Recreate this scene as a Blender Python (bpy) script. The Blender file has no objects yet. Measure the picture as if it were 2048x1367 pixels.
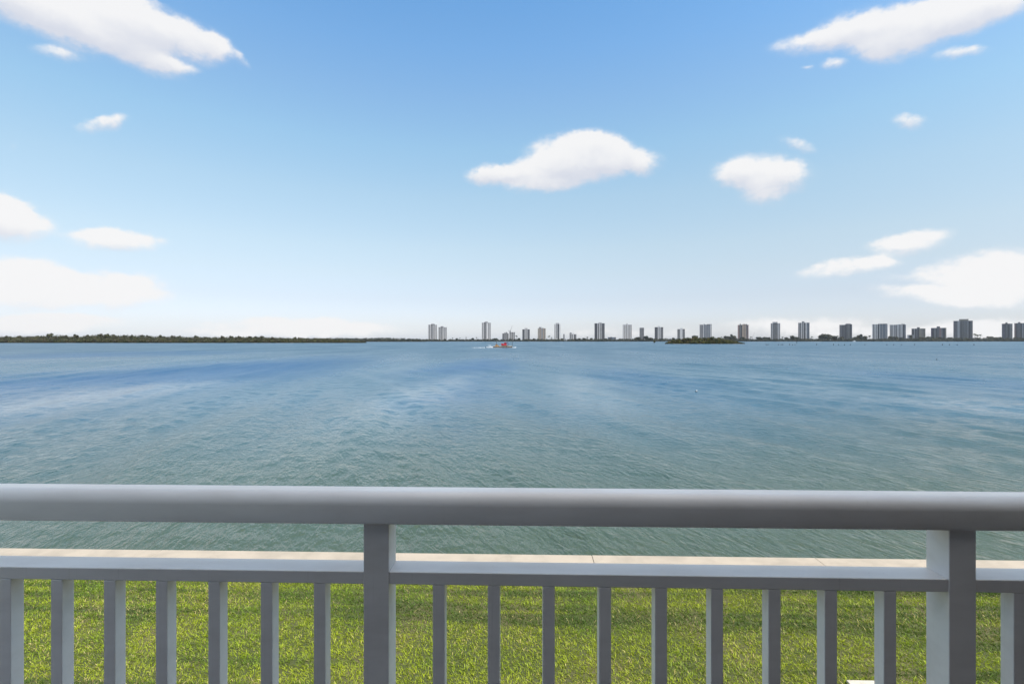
import bpy, bmesh, math, random
import numpy as np
from mathutils import Vector, Matrix

random.seed(7)
rng = np.random.default_rng(7)
scene = bpy.context.scene
COL = scene.collection
R = math.radians

# ------------------------------------------------------------------ camera
CAM_H = 5.5          # eye above the water, on a second-floor balcony
YAW = R(1.55)
FPX = 950.0          # focal length in pixels of a 2048 px wide frame
HORIZON = 679.6
cam = bpy.data.cameras.new('camera')
cam.sensor_width = 36.0
cam.lens = FPX / 2048 * 36
cam.shift_y = -(HORIZON - 683.5) / 2048 * -1
cam.clip_start = 0.05
cam.clip_end = 20000
camo = bpy.data.objects.new('camera', cam)
camo.location = (0, 0, CAM_H)
camo.rotation_euler = (R(90), 0, YAW)
COL.objects.link(camo)
scene.camera = camo

# ------------------------------------------------------------------ colour management
scene.view_settings.view_transform = 'Standard'
scene.view_settings.look = 'None'
scene.view_settings.exposure = 0.7
scene.view_settings.gamma = 1.0
scene.cycles.max_bounces = 8
scene.cycles.diffuse_bounces = 4
scene.cycles.use_denoising = True
scene.cycles.denoiser = 'OPENIMAGEDENOISE'
scene.cycles.sample_clamp_indirect = 6

FWD = (-math.sin(YAW), math.cos(YAW))
RGT = (math.cos(YAW), math.sin(YAW))


def at(px, d, z=0.0):
    """World point on the bearing of photo column px, d metres out along the viewing axis."""
    u = (px - 1024) / FPX
    return Vector((d * (FWD[0] + u * RGT[0]), d * (FWD[1] + u * RGT[1]), z))


def hz(py, d):
    """Height above the water of something that far out."""
    return CAM_H + (HORIZON - py) / FPX * d


# ------------------------------------------------------------------ sun and sky
SUN_EL = R(56)
SUN_AZ = math.atan2(0.72, -0.70)      # clockwise from +Y: behind the balcony, to the right
sun = bpy.data.lights.new('sun', 'SUN')
sun.energy = 4.0
sun.angle = R(0.5)
sun.color = (1.0, 0.95, 0.87)
suno = bpy.data.objects.new('sun', sun)
to_sun = Vector((math.sin(SUN_AZ) * math.cos(SUN_EL), math.cos(SUN_AZ) * math.cos(SUN_EL), math.sin(SUN_EL)))
suno.rotation_euler = to_sun.to_track_quat('Z', 'Y').to_euler()
suno.location = to_sun * 50
COL.objects.link(suno)


class NT:
    """tiny node-tree writer"""
    def __init__(self, tree):
        self.t = tree
        tree.nodes.clear()

    def n(self, kind, **kw):
        nd = self.t.nodes.new(kind)
        for k, v in kw.items():
            setattr(nd, k, v)
        return nd

    def put(self, sock, v):
        if isinstance(v, bpy.types.NodeSocket):
            self.t.links.new(v, sock)
        elif v is not None:
            sock.default_value = v

    def m(self, op, a, b=None, c=None, clamp=False):
        nd = self.n('ShaderNodeMath', operation=op, use_clamp=clamp)
        for i, v in enumerate((a, b, c)):
            if v is not None:
                self.put(nd.inputs[i], v)
        return nd.outputs[0]

    def vm(self, op, a, b=None, c=None, out=0):
        nd = self.n('ShaderNodeVectorMath', operation=op)
        for i, v in enumerate((a, b, c)):
            if v is not None:
                self.put(nd.inputs[i], v)
        return nd.outputs[out]

    def mix(self, f, a, b, mode='MIX'):
        nd = self.n('ShaderNodeMix', data_type='RGBA', blend_type=mode)
        self.put(nd.inputs[0], f)
        self.put(nd.inputs[6], a)
        self.put(nd.inputs[7], b)
        return nd.outputs[2]

    def noise(self, vec, scale, detail=4, rough=0.55, dist=0.0, out=0):
        nd = self.n('ShaderNodeTexNoise')
        self.put(nd.inputs['Vector'], vec)
        nd.inputs['Scale'].default_value = scale
        nd.inputs['Detail'].default_value = detail
        nd.inputs['Roughness'].default_value = rough
        nd.inputs['Distortion'].default_value = dist
        return nd.outputs[out]

    def ss(self, v, lo, hi, o0=0.0, o1=1.0):
        nd = self.n('ShaderNodeMapRange', interpolation_type='SMOOTHSTEP')
        self.put(nd.inputs[0], v)
        for i, q in enumerate((lo, hi, o0, o1)):
            self.put(nd.inputs[i + 1], q)
        return nd.outputs[0]

    def ramp(self, v, stops):
        nd = self.n('ShaderNodeValToRGB')
        e = nd.color_ramp.elements
        while len(e) < len(stops):
            e.new(0.5)
        for el, (p, c) in zip(e, stops):
            el.position = p
            el.color = (*c, 1) if len(c) == 3 else c
        self.put(nd.inputs[0], v)
        return nd.outputs[0]


world = bpy.data.worlds.new('World')
scene.world = world
world.use_nodes = True
W = NT(world.node_tree)
SKY_STRENGTH = 0.10
sky = W.n('ShaderNodeTexSky', sky_type='NISHITA', sun_disc=False)
sky.sun_elevation = SUN_EL
sky.sun_rotation = SUN_AZ
sky.altitude = 0
sky.air_density = 1.0
sky.dust_density = 0.6
sky.ozone_density = 1.6
dirv = W.n('ShaderNodeTexCoord').outputs['Generated']
sep = W.n('ShaderNodeSeparateXYZ')
W.put(sep.inputs[0], dirv)
el = W.m('ARCSINE', sep.outputs[2])
az = W.m('ARCTAN2', sep.outputs[0], sep.outputs[1])
# gain of the hazy sea air over the clear-air sky, by elevation (0..90 deg)
GAIN = [
    (0.0000, (0.800, 0.885, 1.230)),
    (0.0198, (0.815, 0.810, 1.020)),
    (0.0532, (0.930, 0.830, 0.880)),
    (0.0863, (1.130, 0.975, 0.880)),
    (0.1190, (1.290, 1.125, 0.945)),
    (0.1822, (1.430, 1.350, 1.105)),
    (0.2420, (1.395, 1.500, 1.285)),
    (0.2976, (1.300, 1.500, 1.420)),
    (0.3488, (1.145, 1.505, 1.545)),
    (0.3953, (1.015, 1.470, 1.580)),
    (0.6000, (0.960, 1.430, 1.590)),
]
elf = W.m('DIVIDE', el, math.pi / 2, clamp=True)
gain = W.vm('SCALE', W.ramp(elf, [(p_, tuple(q * 0.5 for q in c_)) for p_, c_ in GAIN]))
gain.node.inputs['Scale'].default_value = 2.07
clear = W.mix(1.0, sky.outputs[0], gain, 'MULTIPLY')
# clouds: each a cluster of soft lobes at its own azimuth / elevation
CLOUDS = [
    (40, 5, 140, 45, 20, .9), (200, 50, 180, 60, 15, 1.3), (330, 70, 140, 45, 20, 1.1), (430, 95, 70, 22, 30, .6),
    (290, 115, 90, 28, 25, .8), (345, 135, 50, 14, 10, .6), (120, 45, 120, 40, 25, .8), (485, 120, 25, 10, 50, .25),
    (270, 5, 60, 12, 8, .5), (118, 108, 62, 17, 10, .6),
    (208, 247, 50, 17, -12, .75), (220, 234, 28, 10, -10, .35), (25, 293, 10, 12, 0, .2),
    (10, 435, 100, 42, 15, 1.3), (60, 450, 65, 25, 10, .7), (-40, 430, 100, 50, 0, 1.2),
    (235, 483, 92, 22, 3, 1.2), (200, 475, 50, 14, 0, .5),
    (40, 570, 155, 52, 5, 1.5), (110, 560, 80, 35, 15, .5), (240, 580, 100, 38, 0, 1.2), (150, 595, 180, 25, 0, .6),
    (320, 600, 40, 20, 0, .2), (115, 645, 140, 17, 0, 1.4), (60, 655, 130, 16, 0, 1.),
    (600, 655, 170, 20, 0, 1.1), (480, 668, 200, 10, 0, .5), (700, 662, 120, 14, 0, .6),
    (1160, 315, 100, 45, 0, 1.3), (1180, 290, 60, 30, 0, .8), (1130, 340, 110, 35, -3, 1.1), (995, 350, 60, 22, 0, 1.),
    (1050, 355, 60, 17, 5, .6), (1285, 338, 30, 18, 0, .6), (970, 352, 35, 20, 0, .5), (1255, 325, 65, 28, 0, 1.), (1080, 372, 90, 15, -3, .6), (1230, 300, 40, 22, 10, .5),
    (1520, 350, 90, 40, 0, 1.), (1525, 385, 50, 32, 0, .7), (1480, 350, 50, 28, 0, .5), (1575, 355, 40, 30, 0, .5),
    (1593, 291, 40, 16, 15, .55), (1817, 242, 38, 17, 0, .75),
    (1790, 60, 150, 50, -8, 1.3), (1650, 78, 110, 24, -12, .8), (1780, 100, 80, 30, -5, .8), (1930, 30, 120, 40, -10, 1.),
    (1900, 55, 120, 25, -12, .6), (1990, 10, 70, 25, -10, .6), (1920, 108, 55, 13, -5, .6), (1670, 128, 25, 12, 0, .6),
    (1617, 130, 14, 6, -8, .35),
    (1815, 485, 80, 23, -8, 1.2), (1700, 535, 100, 19, -8, 1.1), (1770, 525, 40, 9, -6, .5), (1800, 554, 60, 10, 0, .25),
    (1950, 560, 125, 48, -5, 1.2), (2030, 550, 110, 50, 0, 1.), (1860, 590, 130, 18, 5, .7), (1980, 600, 120, 20, 0, .7),
    (1600, 655, 160, 22, 0, .8), (2000, 660, 150, 22, 0, 1.1), (1250, 668, 250, 12, 0, .35), (1800, 668, 200, 14, 0, .5),
]


def az_el(px, py):
    p = at(px, 1.0)
    return np.array([math.atan2(p.x, p.y), math.atan2((HORIZON - py) / FPX, math.hypot(p.x, p.y))])


warp = W.noise(dirv, 16, 5, 0.62, out=1)
warp = W.vm('SUBTRACT', warp, (0.5, 0.5, 0.5))
comb = W.n('ShaderNodeCombineXYZ')
W.put(comb.inputs[0], az)
W.put(comb.inputs[1], el)
pos = W.vm('MULTIPLY_ADD', warp, (0.034, 0.024, 0.0), comb.outputs[0])
F = B = None
for cx, cy, rx, ry, ang, w in CLOUDS:
    c0 = az_el(cx, cy)
    ca, sa = math.cos(R(ang)), math.sin(R(ang))
    rx, ry = rx * 1.38, ry * 1.38
    ax1 = az_el(cx + ca * rx * .5, cy + sa * rx * .5) - az_el(cx - ca * rx * .5, cy - sa * rx * .5)
    ax2 = az_el(cx + sa * ry * .5, cy - ca * ry * .5) - az_el(cx - sa * ry * .5, cy + ca * ry * .5)
    M = np.linalg.inv(np.array([ax1, ax2]).T)
    off = M @ c0
    a = W.m('SUBTRACT', W.vm('DOT_PRODUCT', pos, (M[0, 0], M[0, 1], 0), out=1), float(off[0]))
    b = W.m('SUBTRACT', W.vm('DOT_PRODUCT', pos, (M[1, 0], M[1, 1], 0), out=1), float(off[1]))
    d2 = W.m('MULTIPLY_ADD', a, a, W.m('MULTIPLY', b, b))
    k = W.m('SUBTRACT', 1.0, d2, clamp=True)
    k = W.m('MULTIPLY', W.m('MULTIPLY', k, k), float(w))
    F = k if F is None else W.m('ADD', F, k)
    B = W.m('MULTIPLY', k, b) if B is None else W.m('MULTIPLY_ADD', k, b, B)
fine = W.noise(W.vm('MULTIPLY', dirv, (1, 1, 1.6)), 26, 9, 0.64)
fine = W.m('SUBTRACT', fine, 0.5)
rag = W.m('MULTIPLY', W.m('MULTIPLY_ADD', W.m('MINIMUM', F, 0.8), 2.2, 0.55), W.ss(F, 0.0, 0.15))
dens = W.m('MULTIPLY_ADD', fine, rag, F)
under = W.m('DIVIDE', B, W.m('MAXIMUM', F, 0.05))      # lit crowns, greyer bases
mask = W.ss(dens, -0.02, W.ss(under, -0.45, 0.45, 1.25, 0.62), 0.0, 0.95)
low = W.ss(el, 0.02, 0.30, 0.65, 0.0)
lit = W.ss(W.m('ADD', W.m('MULTIPLY_ADD', fine, 0.5, under), low), -0.45, 0.25)
CLOUD_DARK = (4.35, 4.5, 5.0, 1)
CLOUD_LIT = (5.8, 5.75, 5.75, 1)
ccol = W.mix(lit, CLOUD_DARK, CLOUD_LIT)
# added cloud overhead, out of view, to brighten and whiten skylight on the railing
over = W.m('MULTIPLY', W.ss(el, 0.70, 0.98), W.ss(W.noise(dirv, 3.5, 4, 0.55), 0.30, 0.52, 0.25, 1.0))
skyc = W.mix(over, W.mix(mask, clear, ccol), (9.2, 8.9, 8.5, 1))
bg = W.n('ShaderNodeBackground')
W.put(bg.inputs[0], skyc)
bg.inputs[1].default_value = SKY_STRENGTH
wo = W.n('ShaderNodeOutputWorld')
W.put(wo.inputs[0], bg.outputs[0])


# ------------------------------------------------------------------ helpers
def tag(o, label=None, cat=None, group=None, kind=None):
    for k, v in (('label', label), ('category', cat), ('group', group), ('kind', kind)):
        if v:
            o[k] = v
    return o


def empty(name, loc, rz=0.0):
    o = bpy.data.objects.new(name, None)
    o.empty_display_size = 0.3
    o.location = loc
    o.rotation_euler = (0, 0, rz)
    COL.objects.link(o)
    return o


class MB:
    """collects shapes, links them as ONE mesh object"""
    def __init__(self):
        self.v, self.f, self.c = [], [], []

    def add(self, verts, faces, col=None):
        n = len(self.v)
        self.v += [tuple(p) for p in verts]
        self.f += [tuple(i + n for i in q) for q in faces]
        self.c += [col] * len(faces)

    def box(self, x0, x1, y0, y1, z0, z1, col=None):
        self.add([(x0, y0, z0), (x1, y0, z0), (x1, y1, z0), (x0, y1, z0), (x0, y0, z1), (x1, y0, z1), (x1, y1, z1), (x0, y1, z1)],
                 [(0, 3, 2, 1), (4, 5, 6, 7), (0, 1, 5, 4), (1, 2, 6, 5), (2, 3, 7, 6), (3, 0, 4, 7)], col)

    def prism(self, pts, z0, z1, col=None):
        n = len(pts)
        self.add([(x, y, z0) for x, y in pts] + [(x, y, z1) for x, y in pts],
                 [tuple(range(n))[::-1], tuple(range(n, 2 * n))] + [(i, (i + 1) % n, n + (i + 1) % n, n + i) for i in range(n)], col)

    def tube(self, path, radii, seg=8, col=None):
        rings = []
        path = [Vector(p) for p in path]
        if not hasattr(radii, '__len__'):
            radii = [radii] * len(path)
        for i, p in enumerate(path):
            t = (path[min(i + 1, len(path) - 1)] - path[max(i - 1, 0)]).normalized()
            up = Vector((0, 0, 1)) if abs(t.z) < 0.9 else Vector((1, 0, 0))
            a = t.cross(up).normalized()
            b = t.cross(a)
            rings.append([p + (a * math.cos(2 * math.pi * k / seg) + b * math.sin(2 * math.pi * k / seg)) * radii[i] for k in range(seg)])
        vs = [q for r in rings for q in r]
        fs = []
        for i in range(len(path) - 1):
            for k in range(seg):
                fs.append((i * seg + k, i * seg + (k + 1) % seg, (i + 1) * seg + (k + 1) % seg, (i + 1) * seg + k))
        fs.append(tuple(range(seg))[::-1])
        fs.append(tuple(range(len(vs) - seg, len(vs))))
        self.add(vs, fs, col)

    def dome(self, cx, cy, z0, rx, ry, h, seg=14, rings=5, col=None):
        vs, fs = [], []
        for i in range(rings):
            t = i / rings * math.pi / 2
            for k in range(seg):
                a = 2 * math.pi * k / seg
                vs.append((cx + rx * math.cos(t) * math.cos(a), cy + ry * math.cos(t) * math.sin(a), z0 + h * math.sin(t)))
        vs.append((cx, cy, z0 + h))
        for i in range(rings - 1):
            for k in range(seg):
                fs.append((i * seg + k, i * seg + (k + 1) % seg, (i + 1) * seg + (k + 1) % seg, (i + 1) * seg + k))
        for k in range(seg):
            fs.append(((rings - 1) * seg + k, (rings - 1) * seg + (k + 1) % seg, len(vs) - 1))
        fs.append(tuple(range(seg))[::-1])
        self.add(vs, fs, col)

    def build(self, name, mat, parent=None, smooth=False, bevel=0.0):
        me = bpy.data.meshes.new(name)
        me.from_pydata(self.v, [], self.f)
        me.materials.append(mat)
        if smooth:
            me.polygons.foreach_set('use_smooth', [True] * len(me.polygons))
        if any(c is not None for c in self.c):
            at_ = me.attributes.new('tint', 'FLOAT_COLOR', 'FACE')
            at_.data.foreach_set('color', [x for c in self.c for x in (*(c or (1, 1, 1)), 1.0)])
        me.update()
        o = bpy.data.objects.new(name, me)
        COL.objects.link(o)
        if parent:
            o.parent = parent
        if bevel:
            md = o.modifiers.new('bevel', 'BEVEL')
            md.width = bevel
            md.segments = 2
            md.limit_method = 'ANGLE'
        return o


def np_mesh(name, verts, faces, mat, tint=None, parent=None, smooth=False):
    """mesh from numpy arrays; faces (n, 3) or (n, 4); tint per face"""
    me = bpy.data.meshes.new(name)
    nv, nf, k = len(verts), len(faces), faces.shape[1]
    me.vertices.add(nv)
    me.vertices.foreach_set('co', np.ascontiguousarray(verts, dtype=np.float32).ravel())
    me.loops.add(nf * k)
    me.loops.foreach_set('vertex_index', np.ascontiguousarray(faces, dtype=np.int32).ravel())
    me.polygons.add(nf)
    me.polygons.foreach_set('loop_start', np.arange(0, nf * k, k, dtype=np.int32))
    if smooth:
        me.polygons.foreach_set('use_smooth', np.ones(nf, dtype=bool))
    if tint is not None:
        a = me.attributes.new('tint', 'FLOAT_COLOR', 'FACE')
        a.data.foreach_set('color', np.concatenate([tint, np.ones((nf, 1))], 1).astype(np.float32).ravel())
    me.materials.append(mat)
    me.update(calc_edges=True)
    o = bpy.data.objects.new(name, me)
    COL.objects.link(o)
    if parent:
        o.parent = parent
    return o


def vnoise(x, y, seed=0):
    """smooth value noise, numpy"""
    xi, yi = np.floor(x).astype(np.int64), np.floor(y).astype(np.int64)
    fx, fy = x - xi, y - yi
    fx, fy = fx * fx * (3 - 2 * fx), fy * fy * (3 - 2 * fy)

    def h(a, b):
        n = (a * 374761393 + b * 668265263 + seed * 1442695041) & 0x7fffffff
        n = ((n ^ (n >> 13)) * 1274126177) & 0x7fffffff
        return ((n ^ (n >> 16)) & 0xffff) / 65535.0
    return (h(xi, yi) * (1 - fx) + h(xi + 1, yi) * fx) * (1 - fy) + (h(xi, yi + 1) * (1 - fx) + h(xi + 1, yi + 1) * fx) * fy


MATS = {}


def mat(name, col, rough=0.6, var=0.12, scale=6.0, bump=0.0, bscale=60.0, metal=0.0, tint=False, spec=0.5):
    """procedural paint / concrete / foliage: base colour broken up by noise"""
    if name in MATS:
        return MATS[name]
    m = bpy.data.materials.new(name)
    m.use_nodes = True
    T = NT(m.node_tree)
    co = T.n('ShaderNodeTexCoord').outputs['Object']
    base = (*col, 1)
    if tint:
        base = T.n('ShaderNodeAttribute', attribute_name='tint').outputs['Color']
    nz = T.noise(co, scale, 5, 0.6)
    dark = T.mix(1.0, base, (1 - var, 1 - var, 1 - var, 1), 'MULTIPLY')
    light = T.mix(1.0, base, (1 + var, 1 + var, 1 + var, 1), 'MULTIPLY')
    bc = T.mix(T.ss(nz, 0.3, 0.7), dark, light)
    p = T.n('ShaderNodeBsdfPrincipled')
    T.put(p.inputs['Base Color'], bc)
    p.inputs['Roughness'].default_value = rough
    p.inputs['Metallic'].default_value = metal
    p.inputs['Specular IOR Level'].default_value = spec
    if bump:
        bn = T.n('ShaderNodeBump')
        bn.inputs['Strength'].default_value = bump
        bn.inputs['Distance'].default_value = 0.02
        T.put(bn.inputs['Height'], T.noise(co, bscale, 4, 0.6))
        T.put(p.inputs['Normal'], bn.outputs[0])
    o = T.n('ShaderNodeOutputMaterial')
    T.put(o.inputs[0], p.outputs[0])
    MATS[name] = m
    return m


# ------------------------------------------------------------------ water
def water_material():
    m = bpy.data.materials.new('bay_water')
    m.use_nodes = True
    T = NT(m.node_tree)
    geo = T.n('ShaderNodeNewGeometry').outputs['Position']
    sp = T.n('ShaderNodeSeparateXYZ')
    T.put(sp.inputs[0], geo)
    # turbid green shallows by the wall, bluer deep water further out, patchy bottom
    patch = T.noise(T.vm('MULTIPLY', geo, (0.012, 0.010, 0)), 1.0, 4, 0.55)
    dist = T.m('ADD', sp.outputs[1], T.m('MULTIPLY', T.m('SUBTRACT', patch, 0.5), 60))
    near = T.ss(dist, 4, 42)
    colr = T.mix(near, (0.046, 0.068, 0.044, 1), (0.028, 0.082, 0.122, 1))
    colr = T.mix(T.ss(dist, 50, 160), colr, (0.022, 0.064, 0.102, 1))
    # darker sea-grass beds and a deeper channel under the bluest water
    wob = T.vm('MULTIPLY_ADD', T.vm('SUBTRACT', T.noise(T.vm('MULTIPLY', geo, (0.05, 0.03, 0)), 1.0, 4, 0.6, out=1), (0.5, 0.5, 0.5)), (22, 60, 0), geo)
    bed = None
    for bxp, bd, brx, bry, bw in ((430, 85, 26, 60, .8), (560, 120, 20, 50, .5), (945, 100, 10, 42, .7), (930, 55, 5, 26, .4), (1250, 75, 9, 26, .35), (1980, 60, 12, 30, .3), (250, 190, 40, 60, .5)):
        c_ = at(bxp, bd)
        dd = T.vm('LENGTH', T.vm('MULTIPLY', T.vm('SUBTRACT', wob, (c_.x, c_.y, 0)), (1 / brx, 1 / bry, 0)), out=1)
        e_ = T.ss(dd, 0.15, 1.45, bw, 0.0)
        bed = e_ if bed is None else T.m('MAXIMUM', bed, e_)
    colr = T.mix(bed, colr, (0.006, 0.058, 0.150, 1))
    p = T.n('ShaderNodeBsdfPrincipled')
    T.put(p.inputs['Base Color'], colr)
    # sheltered by the wall, rougher with wind chop on the open bay, rougher still in gusts
    gust = T.noise(T.vm('MULTIPLY', geo, (0.05, 0.016, 0)), 1.0, 4, 0.6)
    gu = T.ss(gust, 0.3, 0.7, 0.85, 1.15)
    rgh = T.m('ADD', T.ss(sp.outputs[1], 12, 75, 0.07, 0.25), T.ss(sp.outputs[1], 70, 300, 0.0, 0.10))
    rgh = T.m('MULTIPLY_ADD', bed, 0.12, rgh)
    slick = None
    for bxp, bd, brx, bry, bw in ((835, 46, 4.5, 28, .62), (1180, 50, 4.5, 26, .55), (150, 44, 7.0, 20, .6), (1930, 40, 8.0, 12, .5), (1560, 60, 9.0, 20, .3)):
        c_ = at(bxp, bd)
        dd = T.vm('LENGTH', T.vm('MULTIPLY', T.vm('SUBTRACT', T.vm('MULTIPLY_ADD', T.vm('SUBTRACT', wob, geo), (0.25, 0.3, 0), geo), (c_.x, c_.y, 0)), (1 / brx, 1 / bry, 0)), out=1)
        e_ = T.ss(dd, 0.2, 1.4, bw, 0.0)
        slick = e_ if slick is None else T.m('MAXIMUM', slick, e_)
    calm = T.m('SUBTRACT', 1.0, T.m('MULTIPLY', slick, 0.95))
    gu = T.m('MULTIPLY', gu, calm)
    T.put(p.inputs['Roughness'], T.m('MULTIPLY', rgh, gu))
    p.inputs['IOR'].default_value = 1.333

    def along(theta, squeeze):
        c_, s_ = math.cos(R(theta)), math.sin(R(theta))
        cb = T.n('ShaderNodeCombineXYZ')
        T.put(cb.inputs[0], T.vm('DOT_PRODUCT', geo, (c_, s_, 0), out=1))
        T.put(cb.inputs[1], T.vm('DOT_PRODUCT', geo, (-s_ * squeeze, c_ * squeeze, 0), out=1))
        return cb.outputs[0]
    h1 = T.noise(along(8, 0.32), 6.5, 3, 0.6, 0.3)
    h2 = T.noise(along(28, 0.30), 3.4, 3, 0.6, 0.4)
    h3 = T.noise(along(70, 0.5), 1.1, 2, 0.5, 0.3)
    h = T.m('MULTIPLY_ADD', h2, 1.9, h1)
    h = T.m('MULTIPLY_ADD', h3, 1.6, h)
    bn = T.n('ShaderNodeBump')
    T.put(bn.inputs['Strength'], T.m('MULTIPLY', calm, 0.68))
    bn.inputs['Distance'].default_value = 0.11
    T.put(bn.inputs['Height'], h)
    # chop too fine to model further out
    facet = T.vm('SUBTRACT', T.noise(T.vm('MULTIPLY', geo, (1.3, 0.35, 1)), 1.0, 3, 0.6, out=1), (0.5, 0.5, 0.5))
    amp = T.m('MULTIPLY', T.ss(sp.outputs[1], 25, 220, 0.0, 0.35), gu)
    sl = T.n('ShaderNodeCombineXYZ')
    T.put(sl.inputs[0], amp)
    T.put(sl.inputs[1], amp)
    nrm = T.vm('NORMALIZE', T.vm('MULTIPLY_ADD', facet, sl.outputs[0], bn.outputs[0]))
    T.put(p.inputs['Normal'], nrm)
    o = T.n('ShaderNodeOutputMaterial')
    T.put(o.inputs[0], p.outputs[0])
    return m


ys = 10.02 * np.exp(np.concatenate([np.linspace(0, 2.4, 520)[:-1], np.linspace(2.4, math.log(9000 / 10.02), 330)]))
NXW = 640
g = np.linspace(-1, 1, NXW)
half = np.maximum(22.0, ys * 1.8)
X = (g[None, :] * half[:, None])
Y = np.repeat(ys[:, None], NXW, 1)
Z = np.zeros_like(X)
cellx = (half * 2 / NXW)[:, None]
celly = np.gradient(ys)[:, None]
cell = np.maximum(cellx, celly)
wr = np.random.default_rng(21)
for i in range(90):
    if i < 16:        # long-crested swell
        lam, th, slope = math.exp(wr.uniform(math.log(2.6), math.log(9.0))), wr.normal(R(22), R(8)), 0.025
    elif i < 24:      # a little crossing wash off the wall
        lam, th, slope = math.exp(wr.uniform(math.log(1.5), math.log(4.0))), wr.normal(R(85), R(14)), 0.012
    else:             # wind chop
        lam, th, slope = math.exp(wr.uniform(math.log(0.42), math.log(2.2))), wr.normal(R(14), R(18)), 0.014
    kx, ky = math.cos(th) * 2 * math.pi / lam, math.sin(th) * 2 * math.pi / lam
    amp = slope * lam / 6.28
    fade = np.clip((lam / cell - 3.0) / 3.0, 0, 1)
    Z += amp * fade * np.sin(kx * X + ky * Y + wr.uniform(0, 6.28))
Z *= 0.6 + 0.8 * vnoise(X / 9, Y / 30, 3)
verts = np.stack([X, Y, Z], -1).reshape(-1, 3)
ii = np.arange((len(ys) - 1) * NXW).reshape(len(ys) - 1, NXW)[:, :-1].ravel()
faces = np.stack([ii, ii + 1, ii + NXW + 1, ii + NXW], 1)
water = np_mesh('water', verts, faces, water_material(), smooth=True)
tag(water, 'blue green rippled bay water reaching the far shore', 'water', kind='structure')

# ------------------------------------------------------------------ lawn, seawall
LAWN_Z, CAP_Z = 0.90, 1.0
lm = bpy.data.materials.new('lawn_soil')
lm.use_nodes = True
T = NT(lm.node_tree)
co = T.n('ShaderNodeTexCoord').outputs['Object']
n1 = T.noise(co, 35, 6, 0.7)
n2 = T.noise(co, 0.8, 4, 0.6)
c = T.mix(T.ss(n1, 0.3, 0.7), (0.030, 0.042, 0.010, 1), (0.07, 0.08, 0.02, 1))
c = T.mix(T.ss(n2, 0.45, 0.7), c, (0.09, 0.08, 0.035, 1))
p = T.n('ShaderNodeBsdfPrincipled')
T.put(p.inputs['Base Color'], c)
p.inputs['Roughness'].default_value = 0.95
o = T.n('ShaderNodeOutputMaterial')
T.put(o.inputs[0], p.outputs[0])
b = MB()
b.box(-40, 40, -10, 9.33, -1.5, LAWN_Z)
tag(b.build('lawn', lm), 'mown lawn between the balcony and the seawall', 'lawn', kind='structure')

# grass blades: coarse wide-bladed turf with mower bands and straw patches
NB = 340000
gx = rng.uniform(-13, 13, NB)
gy = rng.uniform(5.4, 9.36, NB)
patch = vnoise(gx * 0.9, gy * 1.3, 1) * 0.6 + vnoise(gx * 3.1, gy * 4.0, 2) * 0.4
band = vnoise(gx * 0.10, gy * 4.2, 5) * 0.6 + vnoise(gx * 0.45, gy * 9.0, 6) * 0.4
clump = vnoise(gx * 11, gy * 11, 7)
gx = gx + 0.05 * (vnoise(gx * 9, gy * 9, 17) - 0.5)
hgt = (0.022 + 0.016 * clump + 0.012 * (1 - band)) * rng.uniform(0.6, 1.25, NB)
wid = rng.uniform(0.0026, 0.0046, NB)
yaw_ = rng.uniform(0, 2 * np.pi, NB)
lean_a = rng.uniform(0, 2 * np.pi, NB) * 0.8 + vnoise(gx * 4.2, gy * 5.0, 9) * 2.5
lean = rng.uniform(0.3, 1.6, NB) * hgt
base = np.stack([gx, gy, np.full(NB, LAWN_Z - 0.004)], 1)
side = np.stack([np.cos(yaw_), np.sin(yaw_), np.zeros(NB)], 1) * wid[:, None]
lv = np.stack([np.cos(lean_a) * lean, np.sin(lean_a) * lean, np.zeros(NB)], 1)
up = np.stack([np.zeros(NB), np.zeros(NB), hgt], 1)
v = np.stack([base - side * 0.7, base + side * 0.7, base + lv * 0.35 + up * 0.65 + side, base + lv + up * 0.95, base + lv * 0.35 + up * 0.65 - side], 1)
fi = np.arange(NB)[:, None] * 5
f = np.concatenate([fi + np.array([[0, 1, 2, 4]]), fi + np.array([[4, 2, 3, 3]])], 0)
# keep every face a quad by splitting the tip into a thin quad
v[:, 3] += side * 0.25
tipb = v[:, 3] - side * 0.5
v = np.concatenate([v, tipb[:, None]], 1)
fi = np.arange(NB)[:, None] * 6
f = np.stack([fi + np.array([[0, 1, 2, 4]]), fi + np.array([[4, 2, 3, 5]])], 1).reshape(-1, 4)
green = np.array([0.150, 0.235, 0.012])
lime = np.array([0.28, 0.34, 0.014])
straw = np.array([0.42, 0.36, 0.13])
deep = np.array([0.045, 0.095, 0.010])
t = np.clip((0.55 * patch + 0.45 * band - 0.33) / 0.32, 0, 1)[:, None]
colr = green * (1 - t) + lime * t
t = np.clip((0.48 - band) / 0.16, 0, 1)[:, None] * 0.85
colr = colr * (1 - t) + deep * t
dead = (rng.uniform(0, 1, NB) < 0.045 + 0.13 * np.clip((vnoise(gx * 0.55 + 3, gy * 1.5, 11) - 0.5) * 3, 0, 1))[:, None]
colr = np.where(dead, straw, colr) * rng.uniform(0.6, 1.55, (NB, 1))
gm = bpy.data.materials.new('grass_blade')
gm.use_nodes = True
T = NT(gm.node_tree)
tc = T.n('ShaderNodeAttribute', attribute_name='tint').outputs['Color']
p = T.n('ShaderNodeBsdfPrincipled')
T.put(p.inputs['Base Color'], tc)
p.inputs['Roughness'].default_value = 0.5
p.inputs['Specular IOR Level'].default_value = 0.35
tr = T.n('ShaderNodeBsdfTranslucent')
T.put(tr.inputs[0], tc)
mx = T.n('ShaderNodeMixShader')
mx.inputs[0].default_value = 0.3
T.put(mx.inputs[1], p.outputs[0])
T.put(mx.inputs[2], tr.outputs[0])
o = T.n('ShaderNodeOutputMaterial')
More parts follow.
